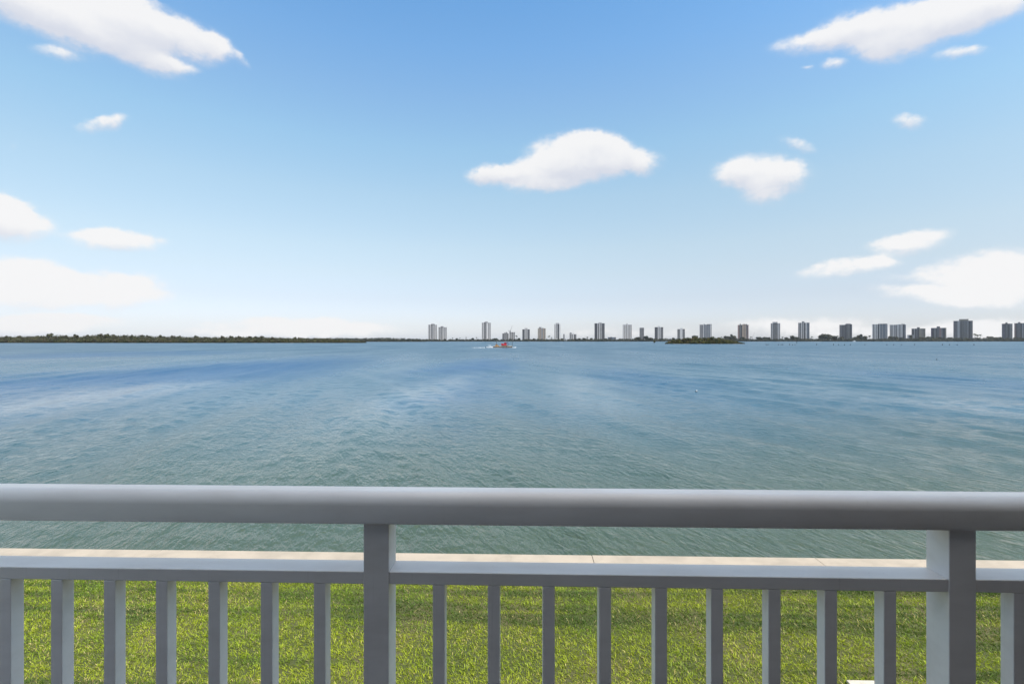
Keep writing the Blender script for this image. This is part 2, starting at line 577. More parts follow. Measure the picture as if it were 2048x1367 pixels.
T.put(o.inputs[0], mx.outputs[0])
go = np_mesh('grass', v.reshape(-1, 3), f, gm, tint=np.repeat(colr, 2, 0))
tag(go, 'coarse green and straw coloured grass blades of the mown lawn', 'grass', kind='stuff')

# seawall with its concrete cap
cm = bpy.data.materials.new('seawall_concrete')
cm.use_nodes = True
T = NT(cm.node_tree)
co = T.n('ShaderNodeTexCoord').outputs['Object']
n1 = T.noise(co, 1.6, 6, 0.65)
n2 = T.noise(co, 45, 5, 0.7)
c = T.mix(T.ss(n1, 0.3, 0.75), (0.36, 0.31, 0.25, 1), (0.27, 0.235, 0.19, 1))
c = T.mix(T.ss(n2, 0.5, 0.8), c, (0.27, 0.23, 0.18, 1))
wv = T.n('ShaderNodeTexVoronoi', feature='DISTANCE_TO_EDGE')
T.put(wv.inputs['Vector'], T.vm('MULTIPLY_ADD', T.noise(co, 2.5, 3, 0.6, out=1), (0.35, 0.35, 0), co))
wv.inputs['Scale'].default_value = 0.42
crack = T.ss(wv.outputs[0], 0.0, 0.010, 1.0, 0.0)
c = T.mix(T.m('MULTIPLY', crack, 0.12), c, (0.14, 0.11, 0.085, 1))
p = T.n('ShaderNodeBsdfPrincipled')
T.put(p.inputs['Base Color'], c)
p.inputs['Roughness'].default_value = 0.85
bn = T.n('ShaderNodeBump')
bn.inputs['Strength'].default_value = 0.5
bn.inputs['Distance'].default_value = 0.006
T.put(bn.inputs['Height'], n2)
T.put(p.inputs['Normal'], bn.outputs[0])
o = T.n('ShaderNodeOutputMaterial')
T.put(o.inputs[0], p.outputs[0])
sw = empty('seawall', (0, 9.7, 0))
tag(sw, 'low concrete seawall with a pale cap along the edge of the lawn', 'seawall')
b = MB()
b.box(-40, 40, -0.33, 0.22, -2.5, 0.86)
b.build('wall', mat('seawall_face', (0.30, 0.27, 0.23), 0.9, 0.25, 2.0), sw)
b = MB()
x = -40.0
while x < 40:
    x1 = x + 4.6
    b.box(x + 0.003, x1 - 0.003, -0.36, 0.30, 0.862, CAP_Z + random.uniform(-0.004, 0.004))
    x = x1
b.build('cap', cm, sw, bevel=0.012)

# stepping stone in the lawn
c0 = at(1692, 6.38)
c1 = at(1775, 6.38)
b = MB()
b.box(c0.x, c1.x, c0.y - 0.62, c0.y, LAWN_Z - 0.02, LAWN_Z + 0.045)
ps = b.build('paving_slab', mat('slab_concrete', (0.46, 0.42, 0.36), 0.9, 0.15, 9.0, 0.4), None, bevel=0.01)
tag(ps, 'pale concrete paving slab set in the grass below the balcony', 'paving slab')

# ------------------------------------------------------------------ balcony, building behind the camera
FLOOR_Z = CAM_H - 1.64
white = bpy.data.materials.new('railing_paint')
white.use_nodes = True
T = NT(white.node_tree)
co = T.n('ShaderNodeTexCoord').outputs['Object']
grime = T.noise(T.vm('MULTIPLY', co, (1.5, 4, 5)), 1.6, 5, 0.62)
c = T.mix(T.ss(grime, 0.35, 0.75), (0.92, 0.885, 0.86, 1), (0.82, 0.78, 0.75, 1))
streak = T.noise(T.vm('MULTIPLY', co, (60, 60, 2.0)), 1.0, 3, 0.6)
c = T.mix(T.ss(streak, 0.62, 0.8, 0.0, 0.22), c, (0.50, 0.46, 0.41, 1))
vor = T.n('ShaderNodeTexVoronoi')
T.put(vor.inputs['Vector'], co)
vor.inputs['Scale'].default_value = 5.5
spot = T.ss(vor.outputs['Distance'], 0.014, 0.024, 1.0, 0.0)
c = T.mix(T.m('MULTIPLY', spot, 0.85), c, (0.06, 0.055, 0.05, 1))
p = T.n('ShaderNodeBsdfPrincipled')
T.put(p.inputs['Base Color'], c)
T.put(p.inputs['Roughness'], T.ss(grime, 0.3, 0.8, 0.32, 0.5))
bn = T.n('ShaderNodeBump')
bn.inputs['Strength'].default_value = 0.10
bn.inputs['Distance'].default_value = 0.002
T.put(bn.inputs['Height'], T.noise(co, 90, 3, 0.5))
T.put(p.inputs['Normal'], bn.outputs[0])
o = T.n('ShaderNodeOutputMaterial')
T.put(o.inputs[0], p.outputs[0])
stucco = mat('stucco', (0.075, 0.062, 0.055), 0.9, 0.06, 4.0, 0.3, 90.0)  # unseen walls, kept dark to cut bounce onto the railing
ab = empty('apartment_building', (0, 0, LAWN_Z))
tag(ab, 'dark stucco apartment building that carries the railed balcony', 'apartment building')
b = MB()
zb = FLOOR_Z - LAWN_Z
b.box(-3.4, 4.9, -0.45, 2.02, zb - 0.2, zb)
b.build('balcony_floor', mat('balcony_concrete', (0.13, 0.12, 0.115), 0.85, 0.08, 5.0), ab)
b = MB()
b.box(-3.4, 16, -9, -0.452, 0, 9.6)
b.build('wall', stucco, ab)
b = MB()
b.box(3.0, 3.15, -0.448, 1.60, zb + 0.002, zb + 2.7)  # unseen wall added at right, darkening the railing fronts there
b.build('added_partition', stucco, ab)
b = MB()
b.box(-1.9, 0.9, -0.45, -0.41, zb + 0.02, zb + 2.2)
gd = b.build('sliding_door', mat('door_glass', (0.03, 0.035, 0.04), 0.05, 0.1), ab)
b = MB()
for xx in (-1.95, -0.5, 0.9):
    b.box(xx, xx + 0.05, -0.449, -0.38, zb + 0.02, zb + 2.2)
b.box(-1.95, 0.95, -0.449, -0.38, zb + 2.2, zb + 2.26)
b.build('door_frame', white, ab)

RY = 1.83


def rail_x(px, y=RY):
    u = (px - 1024) / FPX
    t = y / (math.cos(YAW) + u * math.sin(YAW))
    return t * (-math.sin(YAW) + u * math.cos(YAW))


rl = empty('balcony_railing', (0, RY, FLOOR_Z))
tag(rl, 'white painted balcony railing with a rounded top rail, square posts and balusters', 'railing')
Z0 = CAM_H - FLOOR_Z         # eye height above the balcony floor
posts = [rail_x(727.3) + 0.0487, rail_x(1898.3) + 0.0500]
gap = posts[1] - posts[0]
posts = [posts[0] - gap] + posts + [posts[1] + gap]
for pxm in posts:
    b = MB()
    b.box(pxm - 0.0495, pxm + 0.0495, 0.0, 0.104, 0.0, Z0 - 0.690)
    b.build('post', white, rl, bevel=0.003)
# top rail: bread-loaf section
prof = []
zt, zbm = Z0 - 0.585, Z0 - 0.712
y0, y1 = -0.016, 0.112
def arc(cy, cz, ry, rz, a0, a1, n):
    for i in range(n + 1):
        a = R(a0 + (a1 - a0) * i / n)
        prof.append((cy + ry * math.cos(a), cz + rz * math.sin(a)))
arc(y0 + 0.010, zbm + 0.010, 0.010, 0.010, 270, 180, 3)
arc(y0 + 0.046, zt - 0.056, 0.046, 0.050, 180, 97, 12)
arc(y1 - 0.046, zt - 0.056, 0.046, 0.050, 83, 0, 12)
arc(y1 - 0.010, zbm + 0.010, 0.010, 0.010, 0, -90, 3)
prof.reverse()
b = MB()
n = len(prof)
xa, xb = posts[0] - 0.3, posts[-1] + 0.3
b.add([(xa, q, z) for q, z in prof] + [(xb, q, z) for q, z in prof],
      [tuple(range(n))[::-1], tuple(range(n, 2 * n))] + [(i, (i + 1) % n, n + (i + 1) % n, n + i) for i in range(n)])
tr_ = b.build('top_rail', white, rl, smooth=True)
# mid rail and balusters, span by span
mz1, mz0 = Z0 - 0.901, Z0 - 0.949
lefts = [101, 207, 311, 416, 521, 627, 865.3, 975.4, 1085.4, 1198, 1310, 1422, 1537, 1649.8, 1768, 2028]
bal = [rail_x(q, RY + 0.003) + 0.0233 for q in lefts]
step = 0.2095
first = bal[0]
bal += [first - step * k for k in range(1, 8) if first - step * k > posts[0] + 0.1 and min(abs(first - step * k - q) for q in posts) > 0.09]
bal += [bal[15] + step * k for k in range(1, 9) if bal[15] + step * k < posts[-1] - 0.09]
for i in range(len(posts) - 1):
    xl, xr = posts[i] + 0.0498, posts[i + 1] - 0.0498
    b = MB()
    b.box(xl, xr, 0.003, 0.102, mz0, mz1)
    b.build('mid_rail', white, rl, bevel=0.003)
    b = MB()
    b.box(xl, xr, 0.02, 0.085, 0.07, 0.12)
    b.build('bottom_rail', white, rl, bevel=0.003)
for q in bal:
    b = MB()
    b.box(q - 0.0233, q + 0.0233, 0.0035, 0.0545, 0.121, mz0 - 0.0005)
    b.build('baluster', white, rl, bevel=0.0025)

# ------------------------------------------------------------------ vegetation
leaf_mat = bpy.data.materials.new('foliage')
leaf_mat.use_nodes = True
T = NT(leaf_mat.node_tree)
tc = T.n('ShaderNodeAttribute', attribute_name='tint').outputs['Color']
p = T.n('ShaderNodeBsdfPrincipled')
T.put(p.inputs['Base Color'], tc)
p.inputs['Roughness'].default_value = 0.7
p.inputs['Specular IOR Level'].default_value = 0.2
tr = T.n('ShaderNodeBsdfTranslucent')
T.put(tr.inputs[0], tc)
mx = T.n('ShaderNodeMixShader')
mx.inputs[0].default_value = 0.2
T.put(mx.inputs[1], p.outputs[0])
T.put(mx.inputs[2], tr.outputs[0])
o = T.n('ShaderNodeOutputMaterial')
T.put(o.inputs[0], mx.outputs[0])
bark = mat('bark', (0.10, 0.085, 0.07), 0.9, 0.25, 3.0)


def leaf_cloud(centres, radii, per, size, cols, gr):
    """leaf-sized faces through the volume of each clump; centres (n,3), radii (n,3), cols (n,3)"""
    n = len(centres)
    d = gr.normal(size=(n, per, 3))
    d /= np.linalg.norm(d, axis=2, keepdims=True)
    rad = gr.uniform(0.45, 1.05, (n, per, 1)) ** 0.6
    pts = centres[:, None] + d * rad * radii[:, None]
    a = gr.normal(size=(n, per, 3))
    a /= np.linalg.norm(a, axis=2, keepdims=True)
    b_ = np.cross(a, d)
    b_ /= np.linalg.norm(b_, axis=2, keepdims=True) + 1e-6
    a = np.cross(b_, d * 0.6 + gr.normal(size=(n, per, 3)) * 0.4)
    a /= np.linalg.norm(a, axis=2, keepdims=True) + 1e-6
    s = size * gr.uniform(0.5, 1.3, (n, per, 1))
    a, b_ = a * s, b_ * s * 0.6
    v = np.stack([pts - a, pts - b_, pts + a, pts + b_], 2).reshape(-1, 3)
    f = np.arange(n * per * 4).reshape(-1, 4)
    c = (cols[:, None] * gr.uniform(0.6, 1.4, (n, per, 1))).reshape(-1, 3)
    return v, f, c


def thicket(name, xs, fn_d, fn_h, depth, per, size, palette, seed, kind='stuff', base=0.3, dens=1.0):
    """bushes packed along a shore; xs photo columns, fn_d distance, fn_h top height"""
    gr = np.random.default_rng(seed)
    cen, rad, col = [], [], []
    for px in xs:
        d0, h = fn_d(px), fn_h(px)
        if h < 0.6:
            continue
        for k in range(max(2, int(depth / 9 * dens))):
            q = gr.uniform(0, 1)
            d = d0 + 2.0 + depth * q
            hh = h * (0.35 + 0.65 * min(1, q * 1.6)) * gr.uniform(0.72, 1.04)
            p_ = at(px + gr.uniform(-2.5, 2.5), d)
            r = hh * gr.uniform(0.30, 0.5)
            for s_ in range(2):
                zc = base + (hh - r) * (1.0 if s_ == 0 else gr.uniform(0.2, 0.6))
                rr = r * gr.uniform(0.8, 1.15)
                cen.append((p_.x + gr.normal() * r * 0.5, p_.y + gr.normal() * r * 0.5, max(zc, rr * 0.6)))
                rad.append((rr * 1.25, rr * 1.25, rr))
                col.append(palette[gr.integers(len(palette))])
    v, f, c = leaf_cloud(np.array(cen), np.array(rad), per, size, np.array(col), gr)
    v[:, 2] = np.maximum(v[:, 2], 0.12)
    return np_mesh(name, v, f, leaf_mat, tint=c)


OLIVE = [(0.048, 0.052, 0.022), (0.058, 0.056, 0.027), (0.038, 0.045, 0.021), (0.072, 0.062, 0.034), (0.064, 0.070, 0.026), (0.044, 0.041, 0.027)]
FAR = [(0.036, 0.046, 0.036), (0.050, 0.056, 0.040), (0.029, 0.038, 0.034), (0.066, 0.066, 0.046)]
ISLE = [(0.060, 0.068, 0.016), (0.038, 0.050, 0.014), (0.082, 0.078, 0.024), (0.026, 0.032, 0.012), (0.090, 0.068, 0.034), (0.022, 0.028, 0.012)]
D_ISLAND, D_SHORE, D_ISLET, D_BANK = 885.0, 1800.0, 660.0, 1500.0


def lerp_tab(tab):
    xs_, ys_ = zip(*tab)
    return lambda q: float(np.interp(q, xs_, ys_))


def land(name, px0, px1, dn, df, label, n=60, top=0.7, taper=True):
    """low shore ground: a gently mounded sheet rising out of the water"""
    vs, fs = [], []
    gr = np.random.default_rng(len(name))
    for i in range(n + 1):
        px = px0 + (px1 - px0) * i / n
        w = min(1.0, min(i, n - i) / 3) if taper else 1.0
        for j, q in enumerate((0, 0.06, 0.3, 0.7, 1.0)):
            mid = (dn + df) / 2
            d = mid + (dn + (df - dn) * q - mid) * (0.25 + 0.75 * w) + gr.normal() * (df - dn) * 0.01
            z = (-0.5, 0.35, top, top, -0.5)[j]
            pt = at(px, d)
            vs.append((pt.x, pt.y, z))
    for i in range(n):
        for j in range(4):
            a = i * 5 + j
            fs.append((a, a + 5, a + 6, a + 1))
    b = MB()
    b.add(vs, fs)
    return tag(b.build(name, mat('shore_soil', (0.07, 0.062, 0.05), 0.95, 0.3, 0.05), smooth=True), label, 'land', kind='structure')


land('island_ground', -560, 733, D_ISLAND, D_ISLAND + 110, 'low ground of the wooded island')
land('bank_ground', 560, 850, D_BANK, D_BANK + 90, 'low ground of the dark bank behind the island')
land('far_shore_ground', 790, 2900, D_SHORE, D_SHORE + 320, 'low ground of the far shore under the towers', n=120, top=1.5)
land('islet_ground', 1329, 1490, D_ISLET + 1.5, D_ISLET + 32, 'low ground of the small mangrove islet', n=30, top=0.4)

isl_top = lerp_tab([(-560, 668), (0, 671), (60, 671), (100, 668), (150, 671), (200, 667.5), (260, 669), (330, 671), (420, 672.5), (470, 672), (530, 673), (600, 675), (640, 675), (690, 678), (715, 681), (733, 684)])
th = thicket('mangrove_thicket', np.arange(-520, 732, 2.0), lambda q: D_ISLAND, lambda q: hz(isl_top(q) + 0.4, D_ISLAND + 30), 60, 44, 0.95, OLIVE, 5)
tag(th, 'olive green mangrove thicket covering the long island at left', 'mangroves', kind='stuff')
bank_top = lerp_tab([(560, 676), (640, 675), (700, 675), (775, 674.5), (810, 675.5), (835, 677), (850, 679.5)])
th = thicket('bank_thicket', np.arange(600, 852, 3.0), lambda q: D_BANK, lambda q: hz(bank_top(q) - 0.3, D_BANK + 20), 40, 36, 1.6, FAR, 6)
tag(th, 'dark blue green wooded bank behind the tip of the island', 'trees', kind='stuff')
shore_top = lerp_tab([(800, 679), (850, 678.6), (1000, 678.6), (1100, 678.4), (1200, 678), (1290, 677.2), (1400, 677), (1480, 677), (1600, 677), (1700, 677), (1800, 677.4), (1850, 675.5), (1950, 675), (2048, 675.5), (2900, 675)])
th = thicket('shore_thicket', np.arange(800, 2300, 3.4), lambda q: D_SHORE, lambda q: hz(shore_top(q) - 1.2, D_SHORE + 20), 40, 34, 1.7, FAR, 8)
tag(th, 'grey green belt of bushes along the far waterline below the towers', 'bushes', kind='stuff')
islet_top = lerp_tab([(1328, 687), (1336, 683), (1345, 680.5), (1360, 677.5), (1375, 675), (1390, 672.8), (1405, 674.2), (1420, 672.6), (1435, 674.2), (1450, 676.3), (1465, 680), (1478, 683), (1490, 686.5)])
th = thicket('islet_mangroves', np.arange(1330, 1491, 1.3), lambda q: D_ISLET, lambda q: hz(islet_top(q) + 0.6, D_ISLET + 12), 26, 60, 0.6, ISLE, 9, dens=1.3)
tag(th, 'sunlit olive mangroves covering the small islet before the towers', 'mangroves', kind='stuff')


def palm(name, height, gr, sp=1.0):
    """returns (crown object, trunk object) data for a coconut palm"""
    vs, fs, cs = [], [], []
    nfr = 15
    for k in range(nfr):
        a = 2 * math.pi * k / nfr + gr.uniform(-0.2, 0.2)
        L = gr.uniform(2.0, 2.8) * sp
        rise = gr.uniform(0.1, 1.5)
        prev = None
        for s_ in range(6):
            t_ = s_ / 5
            x_ = L * t_ * math.cos(a)
            y_ = L * t_ * math.sin(a)
            z_ = height + rise * L * t_ - 0.75 * L * t_ * t_
            w = 0.55 * sp * math.sin(math.pi * min(1, t_ * 0.85 + 0.1))
            px_, py_ = -math.sin(a) * w, math.cos(a) * w
            nb = len(vs)
            vs += [(x_ - px_, y_ - py_, z_ - w * 0.5), (x_, y_, z_), (x_ + px_, y_ + py_, z_ - w * 0.5)]
            if prev is not None:
                fs += [(prev, prev + 1, nb + 1, nb), (prev + 1, prev + 2, nb + 2, nb + 1)]
                cs += [(0.045, 0.055, 0.035)] * 2
            prev = nb
    return vs, fs, cs


def make_tree(kind, height, width, seed, pal, per=60, size=0.9):
    """meshes (crown, trunk) of one tree, base at the origin"""
    gr = np.random.default_rng(seed)
    b = MB()
    if kind == 'palm':
        vs, fs, cs = palm('palm', height - 0.6, gr, 1.15)
        me = bpy.data.meshes.new('crown')
        me.from_pydata(vs, [], fs)
        a = me.attributes.new('tint', 'FLOAT_COLOR', 'FACE')
        a.data.foreach_set('color', [x for c in cs for x in (*c, 1.0)])
        me.materials.append(leaf_mat)
        b.tube([(0, 0, -0.5), (0.25, 0, height * 0.4), (0.1, 0.1, height - 0.6)], [0.34, 0.26, 0.2], 7)
    else:
        n = 12
        cen, rad, col = [], [], []
        for i in range(n):
            if kind == 'pine':
                zc = height * gr.uniform(0.3, 0.95)
                spread = width * 0.5 * (1.05 - zc / height)
            else:
                zc = height * gr.uniform(0.45, 0.86)
                spread = width * 0.36
            a_ = gr.uniform(0, 6.28)
            rr = width * gr.uniform(0.16, 0.27)
            cen.append((spread * math.cos(a_) * gr.uniform(0.3, 1), spread * math.sin(a_) * gr.uniform(0.3, 1), zc))
            rad.append((rr * 1.2, rr * 1.2, rr * 0.85))
            col.append(pal[gr.integers(len(pal))])
        v_, f_, c_ = leaf_cloud(np.array(cen), np.array(rad), per, size, np.array(col), gr)
        oc = np_mesh('crown', v_, f_, leaf_mat, tint=c_)
        me = oc.data
        bpy.data.objects.remove(oc)
        b.tube([(0, 0, -0.5), (0.1, 0, height * 0.35), (0.0, 0.1, height * 0.75)], [width * 0.045, width * 0.035, width * 0.012], 7)
        for q in range(4):
            a_ = q * 1.6 + gr.uniform(-0.3, 0.3)
            z_ = height * gr.uniform(0.35, 0.5)
            b.tube([(0, 0, z_), (width * 0.15 * math.cos(a_), width * 0.15 * math.sin(a_), z_ + height * 0.14), (width * 0.3 * math.cos(a_), width * 0.3 * math.sin(a_), z_ + height * 0.22)],
                   [width * 0.02, width * 0.015, width * 0.006], 5)
    ot = b.build('trunk', bark)
    mt = ot.data
    bpy.data.objects.remove(ot)
    return me, mt


def plant(name, meshes, loc, rz, scale, label, cat, group):
    r = empty(name, loc, rz)
    r.scale = (scale, scale, scale)
    tag(r, label, cat, group)
    for nm, me in zip(('crown', 'trunk'), meshes):
        c = bpy.data.objects.new(nm, me)
        COL.objects.link(c)
        c.parent = r
    return r


PROTO = {
    'palm': [make_tree('palm', 10, 5, 31 + i, FAR) for i in range(3)],
    'round': [make_tree('round', 10, 10, 41 + i, FAR, 70, 0.9) for i in range(4)],
    'pine': [make_tree('pine', 10, 6, 51 + i, FAR, 60, 0.8) for i in range(2)],
    'isle': [make_tree('round', 10, 5.2, 61 + i, OLIVE, 70, 0.55) for i in range(3)],
}
# trees standing above the island's thicket: (photo column, top row, kind)
ISL_TREES = [(12, 671, 0), (38, 670.5, 1), (75, 670.5, 2), (99, 666, 0), (131, 669.5, 1), (152, 667.5, 2), (174, 669, 0), (200, 666.5, 1), (212, 667, 0), (228, 668, 2), (250, 669, 1), (262, 669.5, 0), (285, 669, 1), (296, 669.5, 2), (322, 669.5, 0), (345, 670, 1), (358, 670.5, 2),
             (393, 670.5, 0), (411, 673, 1), (445, 670.8, 2), (463, 671, 0), (473, 673, 1), (479, 671, 2), (500, 671.5, 1), (511, 672, 0), (524, 671, 1), (545, 673, 2), (590, 673.5, 0), (598, 674, 1), (630, 675, 2), (655, 675.5, 0), (678, 676.5, 1)]
for i, (px, py, k) in enumerate(ISL_TREES):
    d = D_ISLAND + random.uniform(30, 55)
    h = hz(py, d)
    plant('island_tree', PROTO['isle'][k], at(px, d, 0.4), random.uniform(0, 6), h / 9.6,
          'dark rounded tree crown rising above the island mangroves', 'tree', 'trees above the island mangroves')
SHORE_TREES = [
    (932, 675, 'palm'), (945, 676, 'round'), (953, 675, 'palm'), (988, 676, 'round'), (992, 676.5, 'round'), (1033, 671.5, 'palm'), (1038, 676, 'round'),
    (1068, 676.5, 'round'), (1098, 672, 'palm'), (1103, 675, 'palm'), (1124, 676.5, 'round'), (1158, 676, 'round'), (1168, 676, 'round'), (1174, 675, 'palm'),
    (1168, 676, 'round'), (1175, 674.5, 'palm'), (1183, 676, 'round'), (1212, 676.5, 'round'), (1240, 677, 'round'), (1272, 674, 'round'), (1277, 674, 'round'),
    (1292, 672, 'round'), (1298, 675, 'round'), (1303, 675, 'round'), (1390, 671, 'round'), (1346, 675.5, 'round'), (1438, 674.5, 'round'), (1443, 674, 'palm'),
    (1453, 672, 'round'), (1459, 670.5, 'pine'), (1463, 669, 'pine'), (1466, 671, 'round'), (1485, 674, 'round'), (1502, 674, 'palm'), (1517, 673.5, 'round'),
    (1522, 674, 'round'), (1530, 674, 'round'), (1537, 674.5, 'round'), (1565, 674, 'palm'), (1573, 674, 'round'), (1582, 672, 'palm'), (1586, 671.5, 'round'),
    (1593, 673.5, 'round'), (1624, 673.5, 'palm'), (1638, 673, 'palm'), (1644, 670, 'round'), (1650, 667.5, 'round'), (1655, 668.5, 'round'), (1662, 671, 'round'),
    (1669, 672, 'round'), (1676, 672, 'palm'), (1682, 673, 'round'), (1711, 673.5, 'round'), (1718, 670.5, 'round'), (1722, 669, 'pine'), (1729, 671.5, 'round'),
    (1739, 671.5, 'palm'), (1781, 672.5, 'round'), (1791, 673, 'round'), (1803, 674, 'round'), (1822, 671, 'pine'), (1842, 674, 'round'), (1848, 674.5, 'round'),
    (1858, 672.5, 'round'), (1863, 673.5, 'round'), (1880, 674, 'round'), (1900, 674.5, 'round'), (1950, 668.5, 'palm'), (1954, 670, 'palm'), (1960, 670, 'palm'),
    (1980, 672.5, 'round'), (1990, 674, 'round'), (2000, 674, 'round'), (2032, 674.5, 'round'), (2040, 675, 'palm'), (860, 678, 'round'), (905, 676, 'palm'), (913, 676.5, 'round'), (920, 676, 'palm'),
]
SAY = {'palm': ('palm_tree', 'thin palm with a small drooping crown above the far shore bushes', 'palm tree', 'palms on the far shore'),
       'round': ('shore_tree', 'dark round crowned tree above the far shore bushes', 'tree', 'round trees on the far shore'),
       'pine': ('pine_tree', 'tall pointed dark pine above the far shore bushes', 'pine tree', 'pines on the far shore')}
for i, (px, py, k) in enumerate(SHORE_TREES):
    d = D_SHORE + random.uniform(24, 48)
    h = hz(py, d)
    nm, lb, ct, gp = SAY[k]
    pr = PROTO[k]
    plant(nm, pr[i % len(pr)], at(px, d, 0.8), random.uniform(0, 6), h / 10.2, lb, ct, gp)
ISLET_TREES = [(1346, 679.5), (1357, 677.2), (1368, 675.8), (1378, 675.6), (1389.5, 673.6), (1402, 675.4), (1412, 675), (1421, 673.8), (1433, 675.6), (1446, 677.2), (1458, 679.4), (1469, 682)]
isle_protos = [make_tree('round', 10, 9.5, 81 + i, ISLE, 80, 0.6) for i in range(4)]
for i, (px, py) in enumerate(ISLET_TREES):
    d = D_ISLET + random.uniform(9, 17)
    plant('mangrove_tree', isle_protos[i % 4], at(px, d, 0.2), random.uniform(0, 6), hz(py, d) / 9.6,
          'olive mangrove tree crown rising from the small islet', 'tree', 'mangrove trees on the small islet')
# the lone mangrove clump left of the islet
d = D_ISLET + 3
plant('mangrove_bush', make_tree('round', 7, 5.2, 77, ISLE, 90, 0.55), at(1308.5, d, 0.0), 0, hz(681.0, d) / 6.6, 'lone small mangrove bush standing in the water left of the islet', 'bush', None)

# ------------------------------------------------------------------ towers on the far shore
C = {
    'white': (0.46, 0.45, 0.45), 'pale': (0.30, 0.295, 0.30), 'grey': (0.17, 0.17, 0.18), 'mid': (0.12, 0.12, 0.13), 'dark': (0.05, 0.052, 0.060),
    'black': (0.024, 0.026, 0.034), 'blue': (0.10, 0.125, 0.165), 'beige': (0.31, 0.245, 0.20), 'brown': (0.12, 0.09, 0.08), 'pink': (0.22, 0.155, 0.15),
    'purple': (0.065, 0.055, 0.10), 'sand': (0.26, 0.235, 0.195),
}


def wall_mat(c):
    return mat('tower_' + c, C[c], 0.75 if c not in ('black', 'dark', 'blue') else 0.35, 0.07, 0.15)


def tower(name, px0, px1, top, bays, label, d=D_SHORE + 90, depth=24.0, roof=(), turn=0.0, cat='apartment tower', lift=0, group=None, floor=3.0):
    """a slab tower facing the bay. bays: (relative width, 'pier' | 'window' | 'balcony', colour, rise in rows)
    roof: (px0, px1, top, 'box' | 'dome', colour)"""
    pc = at((px0 + px1) / 2, d)
    ang = math.atan2(pc.x, pc.y)
    r = empty(name, (pc.x, pc.y, 0.6), -ang + turn)
    tag(r, label, cat, group)
    rng_ = math.hypot(pc.x, pc.y)
    k = math.cos(ang + YAW) * d / FPX          # metres per photo pixel, across
    w = (px1 - px0) * k
    zr = d / FPX
    H = hz(top, d) - 0.6
    tot = sum(q[0] for q in bays)
    x = -w / 2
    core = 'grey'
    b = MB()
    b.box(-w / 2 + 0.3, w / 2 - 0.3, 2.0, depth, -1.0, H - 0.8)
    b.build('wall', wall_mat(core), r)
    nfl = int(H / floor)
    for q in bays:
        bw, kind, colr = q[0] / tot * w, q[1], q[2]
        hh = H + (q[3] * zr if len(q) > 3 else 0)
        b = MB()
        if kind == 'pier':
            b.box(x, x + bw, -0.6, 2.6, -1.0, hh)
            b.build('wall_pier', wall_mat(colr), r)
        elif kind == 'window':
            nf_ = int(hh / floor)
            comb_ = []
            for i in range(nf_):
                z = i * floor
                comb_ += [(0.25, z), (0.25, z + 0.9), (0.8, z + 0.9), (0.8, z + floor)]
            comb_ += [(0.22, nf_ * floor), (0.22, hh), (1.9, hh), (1.9, 0)]
            m_ = len(comb_)
            b.add([(x, q_, z_) for q_, z_ in comb_] + [(x + bw, q_, z_) for q_, z_ in comb_],
                  [tuple(range(m_)), tuple(range(m_, 2 * m_))[::-1]] + [(i, m_ + i, m_ + (i + 1) % m_, (i + 1) % m_) for i in range(m_)])
            b.build('spandrel', wall_mat('mid' if colr in ('black', 'dark') else 'pale'), r)
            b = MB()
            b.box(x + 0.002, x + bw - 0.002, 0.55, 1.98, -1.0, hh - 0.05)
            b.build('window_strip', wall_mat(colr), r)
        else:
            b.box(x + 0.002, x + bw - 0.002, 1.4, 1.98, -1.0, hh - 0.05)
            b.build('window_strip', wall_mat(colr), r)
            b = MB()
            for i in range(int(hh / floor) + 1):
                z = i * floor
                b.box(x, x + bw, -1.1, 1.39, z, z + 0.28)
                if i < int(hh / floor):
                    b.box(x, x + bw, -1.1, -0.95, z + 0.28, z + 1.15)
            b.build('balcony_stack', wall_mat('pale' if colr != 'brown' else 'beige'), r)
        x += bw
    b = MB()
    b.box(-w / 2 - 0.2, w / 2 + 0.2, -0.5, depth, H - 0.79, H - 0.05)
    b.build('roof_slab', wall_mat('mid'), r)
    cx = (px0 + px1) / 2
    for a0, a1, t_, kind, colr in roof:
        xa, xb, ht = (a0 - cx) * k, (a1 - cx) * k, hz(t_, d) - 0.6
        b = MB()
        if kind == 'dome':
            zb_ = H + (ht - H) * 0.35
            b.box(xa, xb, -1.0, depth * 0.6, H - 0.05, zb_)
            b.build('roof_house', wall_mat(colr), r)
            b = MB()
            b.dome((xa + xb) / 2, depth * 0.28, zb_, (xb - xa) / 2, depth * 0.32, ht - zb_)
            b.build('roof_dome', wall_mat(colr), r, smooth=True)
        else:
            b.box(xa, xb, -0.2, depth * 0.7, H - 0.05, ht)
            b.build('roof_house', wall_mat(colr), r)
    return r


